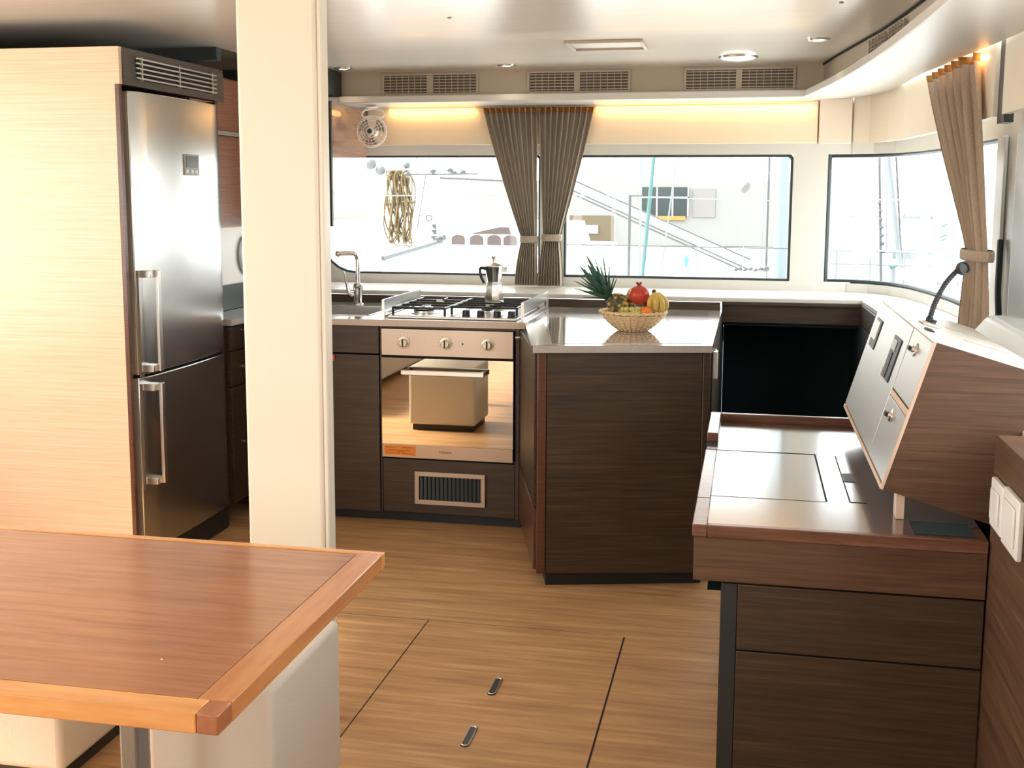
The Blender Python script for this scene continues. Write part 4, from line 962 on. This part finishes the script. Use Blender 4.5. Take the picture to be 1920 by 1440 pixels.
g = MB(MC); g.box(-0.0025, 0.003, 0.2975, 0.3065, 0.165, H_-0.004); g.box(-0.0025, 0.003, 0.3015, 0.3065, 0.012, 0.165); g.box(-0.003, 0.003, 0.010, 0.2965, 0.1805, 0.1835); g.build('door_gap', M_gap, t)
for (yy, zz, par) in ((0.178, 0.296, ud), (0.174, 0.136, ld)):
    k = MB(MC).lathe((-0.0055, yy, zz), [(0.016, 0), (0.016, 0.003), (0.008, 0.005), (0.008, 0.010), (0, 0.011)], 20, axis=(-1, 0, 0)).build('latch', M_chrome, par)
    MB(MC).box(-0.024, -0.0165, yy-0.013, yy+0.013, zz-0.005, zz+0.005).build('latch_handle', M_black, k, bevel=0.002)
for (y0, y1, z0, z1, nm) in ((0.812, 0.938, 0.208, 0.292, 'gauge'), (0.386, 0.516, 0.180, 0.290, 'switch_panel')):
    p = cb(-0.0085, -0.0052, y0, y1, z0, z1, nm, M_black, mp_, bevel=0.001)
    if nm == 'gauge': MB(MC).box(-0.0105, -0.0087, y0+0.02, y1-0.02, z0+0.025, z1-0.006).build('display', M_whitep, p)
    else:
        MB(MC).box(-0.0105, -0.0087, y0+0.045, y1-0.015, z1-0.035, z1-0.008).build('rocker', M_dispfr, p)
        MB(MC).box(-0.0105, -0.0087, y0+0.06, y1-0.062, z0+0.004, z1-0.04).build('divider', M_dkend, p)
        MB(MC).box(-0.0105, -0.0052, y1+0.001, y1+0.012, z0-0.004, z0+0.02).build('frame_tab', M_whitep, p)
for (yy, w_) in ((0.35, 0.004), (0.62, 0.003)):
    MB(MC).box(0.12, 0.23, yy, yy+w_, H_+0.0001, H_+0.0008).build('top_seam', M_dispfr, t)
MB(MC).box(0.022, 0.040, 0.285, 0.335, H_+0.0002, H_+0.004).build('usb_socket', M_dkend, t, bevel=0.001)
# gooseneck lamp standing on the console
lb = MC @ Vector((0.062, 0.52, H_))
t = thing('gooseneck_lamp', lb, 'black flexible gooseneck map lamp on top of the tilted console', 'lamp')
MB(MC).box(0.040, 0.088, 0.475, 0.565, H_+0.0002, H_+0.010).build('base', M_chrome, t, bevel=0.004)
g = MB(MC)
for dy in (-0.028, 0.028): g.cyl((0.064, 0.52+dy, H_+0.0101), (0.064, 0.52+dy, H_+0.018), 0.009, n=12)
g.build('knob', M_black, t)
gp_ = smooth_curve([lb+Vector((0, 0, 0.008)), lb+Vector((0.012, 0, 0.055)), lb+Vector((0.034, -0.002, 0.105)), lb+Vector((0.062, -0.004, 0.142))], 14)
MB().tube(gp_, [0.0075 if i % 2 else 0.0062 for i in range(len(gp_))], 10).build('gooseneck', M_black, t)
hc = gp_[-1]
MB().lathe(hc+Vector((0.004, 0, 0.0)), [(0, -0.004), (0.010, -0.004), (0.017, 0.008), (0.017, 0.020), (0.014, 0.021), (0.012, 0.016), (0, 0.015)], 20, axis=(0.5, -0.8, 0.35)).build('lamp_head', M_dkend, t)

# white object behind the console on the side shelf
t = thing('cushion', (0.76, 3.2, 0.99), 'pale blue white padded cushion lying behind the console at the right edge', 'cushion')
MB().prism_dir([(0.66, 2.75, 0.992), (0.86, 2.75, 0.992), (0.86, 2.75, 1.11), (0.72, 2.75, 1.125), (0.66, 2.75, 1.05)], (0.0, 0.95, 0)).build('pad', plain('pale_vinyl', (0.70, 0.74, 0.76), 0.4), t, bevel=0.02, seg=4)
MB().tube([(0.66, 2.75, 1.052), (0.66, 3.70, 1.052)], 0.004, 8).build('piping', M_dispfr, t)

# ============================================================ RIGHT WOODEN SIDE WALL with switches
struct('wall_side', MB().prism([(0.504, 2.44), (0.504, 1.7), (0.50, 0.5), (0.875, 0.5), (0.875, 2.44)], 0.0, 1.0), M_boxwood, bevel=0.004)
for (ya, yb, za, zb_, lb_) in ((2.395, 2.292, 0.826, 0.924, 'white rocker switch on the dark wood wall, farther one beside the desk'), (2.285, 2.155, 0.822, 0.932, 'white rocker switch on the dark wood wall, nearer one at the right edge')):
    t = thing('wall_switch', (0.50, (ya+yb)/2, za), lb_, 'switch', 'white switches on the dark wood wall')
    MB().box(0.492, 0.5035, yb, ya, za, zb_).build('switch_plate', M_whitep, t, bevel=0.003)
    MB().box(0.487, 0.4918, yb+0.018, ya-0.018, za+0.018, zb_-0.018).build('rocker', M_whitep, t, bevel=0.002)

# ============================================================ OUTSIDE
struct('deck', MB().box(-5.5, 3.5, 6.24, 9.6, 0.70, 0.78), M_deck)
struct('ground', MB().box(-60, 60, 9.65, 22, -1.3, -1.2), M_water)
struct('quay', MB().box(-60, 60, 22.05, 60, -1.3, 0.35), M_quay)
def seg(a, b, r, n=8): return MB().tube([a, b], r, n)
# tan rope coil
t = thing('rope_coil', (-2.61, 8.5, 1.05), 'coil of tan rope hanging outside the left window', 'rope')
for k in range(20):
    x = -2.71+0.0084*k; g = []
    lo = 1.08+0.10*random.random(); w_ = 0.02+0.02*random.random()
    for j in range(24):
        a = 2*PI*j/24; g.append((x+w_*math.cos(a)+0.02*math.sin(3*a+k), 8.5+0.03*math.sin(k)+0.012*math.cos(a), (1.66+lo)/2+(1.66-lo)/2*math.sin(a)))
    MB().tube(g, 0.006, 6, closed=True).build('loop', M_rope, t)
MB().tube([(-2.74, 8.5, 1.40), (-2.50, 8.5, 1.42)], 0.010, 8).build('wrap', M_rope, t)
t = thing('lifeline_rail', (-2.3, 8.4, 0.78), 'thin horizontal guard wires outside the left window', 'guard rail')
MB().tube([(-3.4, 8.42, 1.466), (-1.5, 8.42, 1.474)], 0.004, 6).build('wire', M_extlt, t)
MB().tube([(-3.4, 8.42, 1.105), (-1.5, 8.42, 1.10)], 0.004, 6).build('wire', M_extlt, t)
for x in (-3.3, -1.55): seg((x, 8.42, 0.78), (x, 8.42, 1.5), 0.010).build('stanchion', M_extgrey, t)
t = thing('furled_bowsprit', (-2.35, 8.4, 1.5), 'horizontal grey spar with blocks at the top of the left window', 'spar')
seg((-2.55, 8.4, 1.628), (-1.99, 8.4, 1.632), 0.007).build('upper_bar', M_extgrey, t)
seg((-2.28, 8.4, 1.602), (-1.55, 8.4, 1.572), 0.009).build('lower_bar', M_extgrey, t)
for x, z in ((-2.53, 1.63), (-2.33, 1.652), (-2.20, 1.66), (-2.17, 1.64), (-2.10, 1.645)):
    MB().ball((x, 8.385, z), 0.022, 10, (1.2, .6, .8)).build('block', M_extgrey, t)
for x in (-2.46, -2.36, -2.24, -2.14): seg((x, 8.4, 1.635), (x, 8.4, 2.2), 0.004).build('stay', M_extlt, t)
for x, z, r in ((-2.86, 1.71, 0.05), (-2.78, 1.66, 0.042), (-2.57, 1.70, 0.030)):
    MB().ball((x, 8.5, z), r, 12, (1, .6, .9)).build('pulley_block', plain('pulley_grey', (0.08, 0.08, 0.085), 0.5) if r == 0.05 else bpy.data.materials['pulley_grey'], label={0.05: 'large pale grey pulley hanging outside at the far left', 0.042: 'middle pale grey pulley hanging outside beside the rope coil', 0.030: 'small round pulley above the right side of the rope coil'}[r], cat='pulley', group='grey pulleys outside the left window')
seg((-2.39, 8.4, 1.63), (-2.46, 8.4, 1.22), 0.004).build('halyard', M_extgrey, label='thin slanted grey line hanging right of the rope coil', cat='line')
t = thing('deck_pole', (-2.37, 8.0, 1.0), 'slanted grey aluminium pole lying outside the left window', 'pole')
seg((-2.60, 8.0, 1.02), (-2.15, 8.0, 1.15), 0.019, 12).build('tube', plain('pole_grey', (0.08, 0.085, 0.09), 0.35, 0.0), t)
MB().ball((-2.60, 8.0, 1.02), 0.022, 10).build('end_cap', M_extgrey, t)
MB().ball((-2.17, 7.98, 1.165), 0.026, 10, (1.4, .8, .8)).build('end_fitting', M_extgrey, t)
MB().box(-2.62, -2.12, 7.99, 8.01, 0.78, 1.0).build('support', M_deck, t)
t = thing('winch', (-2.29, 8.3, 1.14), 'small dark deck winch with blocks above the grey pole', 'winch')
for z, r in ((1.16, .032), (1.205, .026), (1.245, .022)): MB().lathe((-2.30, 8.3, z-0.02), [(r, 0), (r*.7, .015), (r*.9, .034)], 12).build('drum', M_extgrey, t)
MB().tube([(-2.34+0.022*math.cos(2*PI*k/12), 8.3, 1.305+0.022*math.sin(2*PI*k/12)) for k in range(12)], 0.005, 6, closed=True).build('shackle', M_extgrey, t)
MB().ball((-2.23, 8.3, 1.16), 0.025, 10).build('cleat', M_extgrey, t)
MB().lathe((-2.28, 8.3, 0.781), [(0.06, 0), (0.05, 0.3), (0.055, 0.357)], 16).build('pedestal', M_deck, t)
# far white boat with arched windows, seen through window 1
t = thing('motor_yacht', (-3.2, 14.5, -1.2), 'white motor yacht with arched pinkish windows behind the rope', 'boat')
MB().prism_dir([(-6.5, 14.0, -1.2), (-2.2, 14.0, -1.2), (-1.9, 14.0, 0.80), (-7.0, 14.0, 0.80)], (0, 3, 0)).build('hull', M_hull, t)
MB().prism_dir([(-4.0, 14.3, 0.80), (-2.2, 14.3, 0.80), (-2.3, 14.3, 1.12), (-3.2, 14.3, 1.12)], (0, 2, 0)).build('superstructure', M_hull, t)
for x in (-3.64, -3.40, -3.17, -2.96, -2.64):
    w_ = 0.085
    pts = [(x-w_, 14.29, 0.83), (x+w_, 14.29, 0.83)] + [(x+w_*math.cos(a), 14.29, 0.92+0.05*math.sin(a)) for a in [PI*k/8 for k in range(9)]]
    MB().prism_dir(pts, (0, -0.02, 0)).build('window', M_extbrick, t)
MB().prism_dir([(-3.48, 14.29, 0.985), (-2.95, 14.29, 0.985), (-2.98, 14.29, 1.07), (-3.10, 14.29, 1.07)], (0, -0.02, 0)).build('side_window', M_extbrick, t)
# catamaran rig seen through window 2
t = thing('gangway', (-0.7, 9.5, 0.78), 'long white gangway slanting down to the right outside the middle window', 'gangway')
def par(off, r, mat, nm): seg((-1.70, 9.5, 1.715+off), (0.02, 9.5, 0.965+off), r).build(nm, mat, t)
par(0.0, 0.007, M_extgrey, 'upper_rail'); par(-0.085, 0.006, M_extgrey, 'lower_rail'); par(-0.115, 0.006, M_extgrey, 'lower_rail')
MB().prism_dir([(-1.70, 9.52, 1.705), (0.02, 9.52, 0.955), (0.02, 9.52, 0.885), (-1.70, 9.52, 1.635)], (0, 0.25, 0)).build('beam', M_hull, t)
for x_, z_ in ((-1.5, 1.55), (-0.02, 0.90)): MB().box(x_-0.02, x_+0.02, 9.54, 9.58, 0.78, z_).build('support', M_hull, t)
t = thing('stanchion_gate', (-0.89, 8.8, 0.78), 'dark upright stanchion crossing the gangway outside the middle window', 'stanchion')
seg((-0.895, 8.8, 0.78), (-0.895, 8.8, 1.48), 0.011).build('post', M_extgrey, t)
seg((-0.895, 8.8, 1.475), (-0.80, 8.8, 1.475), 0.006).build('arm', M_extgrey, t)
t = thing('guard_rail', (-0.5, 9.0, 0.78), 'thin horizontal guard wires crossing the middle window', 'guard rail')
seg((-1.6, 9.0, 1.485), (0.42, 9.0, 1.435), 0.004).build('wire', M_extlt, t)
seg((-1.6, 9.0, 1.092), (0.42, 9.0, 1.080), 0.005).build('wire', M_extgrey, t)
for x in (-1.55, 0.40): seg((x, 9.0, 0.78), (x, 9.0, 1.49), 0.012).build('stanchion', M_extlt, t)
seg((-0.82, 8.9, 0.78), (-0.825, 8.9, 2.4), 0.009).build('shroud', M_extlt, label='grey vertical wire just right of the dark stanchion', cat='line', group='standing lines outside the middle window')
seg((-0.72, 9.1, 2.1), (-0.82, 9.1, 0.79), 0.015).build('shroud', M_extteal, label='thick pale teal line slanting left of the building window', cat='line', group='standing lines outside the middle window')
seg((-0.53, 9.1, 2.1), (-0.68, 9.1, 0.79), 0.006).build('shroud', M_extlt, label='thin pale line slanting across the glazed building', cat='line', group='standing lines outside the middle window')
t = thing('harbour_building', (-1.6, 26, 0.35), 'pale harbour building with dark green glazing and orange band', 'building')
MB().box(-6.5, 1.5, 26, 30, 0.36, 1.80).build('wall', plain('pale_render', (0.20, 0.20, 0.19), 0.8), t)
MB().box(-2.40, -1.33, 25.97, 25.999, 1.02, 1.66).build('glazing', M_extwin, t)
g = MB()
for x in (-2.40, -2.05, -1.70, -1.36): g.box(x, x+0.03, 25.94, 25.969, 1.02, 1.66)
g.box(-2.40, -1.33, 25.94, 25.969, 1.42, 1.45); g.build('mullion', M_hull, t)
MB().box(-2.2, -1.4, 25.93, 25.969, 0.93, 1.02).build('sign_band', plain('orange_band', (0.30, 0.14, 0.02), 0.6), t)
MB().box(-1.24, -0.75, 25.97, 25.999, 1.0, 1.62).build('shutter', plain('pale_shutter', (0.16, 0.15, 0.14), 0.6), t)
MB().box(-4.1, -3.0, 25.97, 25.999, 0.4, 1.02).build('bay', M_exttan, t)
MB().box(-3.95, -3.35, 25.94, 25.969, 0.62, 0.80).build('awning', M_hull, t)
t = thing('pulley_stack', (-0.02, 8.5, 0.90), 'row of small dark pulleys and cleats low outside the middle window', 'pulleys')
for k, x in enumerate((-0.085, -0.055, -0.02, 0.02, 0.055, 0.09, 0.13)):
    MB().ball((x, 8.5, 0.945+0.008*(k % 2)+(0.01 if k > 5 else 0)), 0.017 if k < 6 else 0.028, 10, (1, .7, .8)).build('block', M_extgrey, t)
MB().box(-0.1, 0.13, 8.49, 8.52, 0.78, 0.935).build('track', M_deck, t)
t = thing('rope_block', (-0.035, 8.56, 0.78), 'dark oval block on a thin line outside at the right of the middle window', 'pulley')
MB().ball((-0.035, 8.56, 1.54), 0.036, 12, (.9, .6, 1.3), Matrix.Rotation(0.5, 3, 'Y')).build('block', plain('block_grey', (0.09, 0.08, 0.08), 0.5), t)
seg((-0.035, 8.56, 0.781), (-0.035, 8.56, 2.3), 0.003).build('line', M_extlt, t)
t = thing('mast', (0.22, 10.0, -1.2), 'pale blue grey mast with dark line at the right end of the middle window', 'mast')
MB().cyl((0.27, 10.0, -1.2), (0.25, 10.0, 6.0), 0.055, n=20).build('tube', plain('mast_paint', (0.12, 0.15, 0.16), 0.35), t)
seg((0.155, 10.0, -1.2), (0.145, 10.0, 6.0), 0.009).build('halyard', M_extgrey, t)
seg((0.115, 10.0, -1.2), (0.105, 10.0, 6.0), 0.005).build('halyard', M_extlt, t)
t = thing('fender', (-0.48, 9.2, 0.78), 'small teal fender on a thin post low outside the middle window', 'fender')
MB().ball((-0.48, 9.2, 0.965), 0.035, 12, (.6, .6, 1.4)).build('body', plain('teal_fender', (0.05, 0.20, 0.22), 0.5), t)
seg((-0.48, 9.2, 0.78), (-0.48, 9.2, 0.93), 0.006).build('post', M_extlt, t)
t = thing('anchored_catamaran', (-1.0, 12, -1.2), 'white catamaran moored close in front of the windows', 'boat')
MB().prism_dir([(-5.0, 11.0, -1.2), (-0.2, 11.0, -1.2), (0.0, 11.0, 0.74), (-5.0, 11.0, 0.74)], (0, 1.2, 0)).build('hull', M_hull, t)
MB().prism_dir([(-5.0, 11.3, 0.74), (-1.6, 11.3, 0.74), (-2.0, 11.3, 0.84), (-5.0, 11.3, 0.86)], (0, 0.8, 0)).build('cabin', M_hull, t)
# through the corner window
t = thing('side_guard_rail', (1.2, 9.0, 0.78), 'thin grey guard wires and stanchions outside the corner window', 'guard rail')
for z in (1.455, 1.075): seg((0.5, 9.0, z), (2.6, 9.0, z-0.01), 0.005).build('wire', M_extlt, t)
for x, z in ((0.68, 1.2), (0.80, 1.25), (1.53, 1.27), (1.02, 1.05)): seg((x, 9.0, 0.78), (x, 9.0, z), 0.008).build('stanchion', M_extlt, t)
t = thing('sailing_yacht', (1.7, 13, -1.2), 'white sailing yacht with shrouds and furled sail outside the corner window', 'boat')
MB().prism_dir([(0.75, 12.8, -1.2), (4.2, 12.8, -1.2), (4.6, 12.8, 0.72), (0.70, 12.8, 0.72)], (0, 2.2, 0)).build('hull', M_hull, t)
MB().prism_dir([(1.2, 13.2, 0.72), (3.4, 13.2, 0.72), (3.1, 13.2, 0.98), (1.4, 13.2, 0.98)], (0, 1.2, 0)).build('coachroof', M_hull, t)
for x in (1.55, 1.95, 2.35): MB().box(x, x+0.25, 13.18, 13.199, 0.80, 0.90).build('port_light', plain('grey_portlight', (0.12, 0.14, 0.15), 0.3) if x == 1.55 else bpy.data.materials['grey_portlight'], t)
seg((1.25, 12.9, 3.0), (1.60, 12.9, 0.72), 0.030, 10).build('furled_sail', M_extlt, t)
seg((1.40, 12.9, 3.0), (1.62, 12.9, 0.72), 0.010).build('shroud', M_extgrey, t)
seg((2.1, 13.5, 0.9), (2.1, 13.5, 7), 0.06, 12).build('mast', M_extlt, t)
MB().tube([(1.62, 12.9, 1.27), (2.4, 13.4, 1.25)], 0.03, 10).build('boom', M_extlt, t)
t = thing('mooring_pile', (1.42, 12, -1.3), 'pale mooring pile with small green rope coil outside the corner window', 'post')
MB().cyl((1.42, 12, -1.25), (1.42, 12, 0.80), 0.03, n=14).build('pile', M_extlt, t)
MB().tube([(1.42+0.04*math.cos(2*PI*k/16), 12+0.04*math.sin(2*PI*k/16), 0.79+0.006*math.sin(k)) for k in range(16)], 0.014, 6, closed=True).build('rope_ring', plain('green_rope', (0.02, 0.15, 0.10), 0.7), t)

t = thing('pier_railing', (1.3, 11, -1.2), 'pale pier railing with thin bars low outside the corner window', 'railing')
for z in (0.86, 0.98): seg((0.75, 11, z), (2.4, 11, z-0.02), 0.008).build('bar', M_extlt, t)
for k in range(6): seg((0.80+0.3*k, 11, -1.2), (0.80+0.3*k, 11, 1.0), 0.010).build('post', M_extlt, t)
t = thing('rigging_lines', (1.3, 10.5, -1.2), 'bundle of slanting grey shrouds with small fittings outside the corner window', 'rigging')
for a_, b_, r_ in (((1.06, 10.5, 2.3), (1.26, 10.5, -1.2), 0.012), ((1.12, 10.5, 2.3), (1.30, 10.5, -1.2), 0.006), ((1.55, 10.5, 2.3), (1.75, 10.5, -1.2), 0.006)):
    seg(a_, b_, r_).build('shroud', M_extgrey if r_ > 0.01 else M_extlt, t)
for k in range(7): MB().ball((1.105+0.0087*k, 10.49, 1.42-0.07*k), 0.017, 8).build('fitting', M_extgrey, t)
seg((0.85, 10.5, 1.30), (1.10, 10.5, 1.31), 0.008).build('spreader', M_extlt, t)
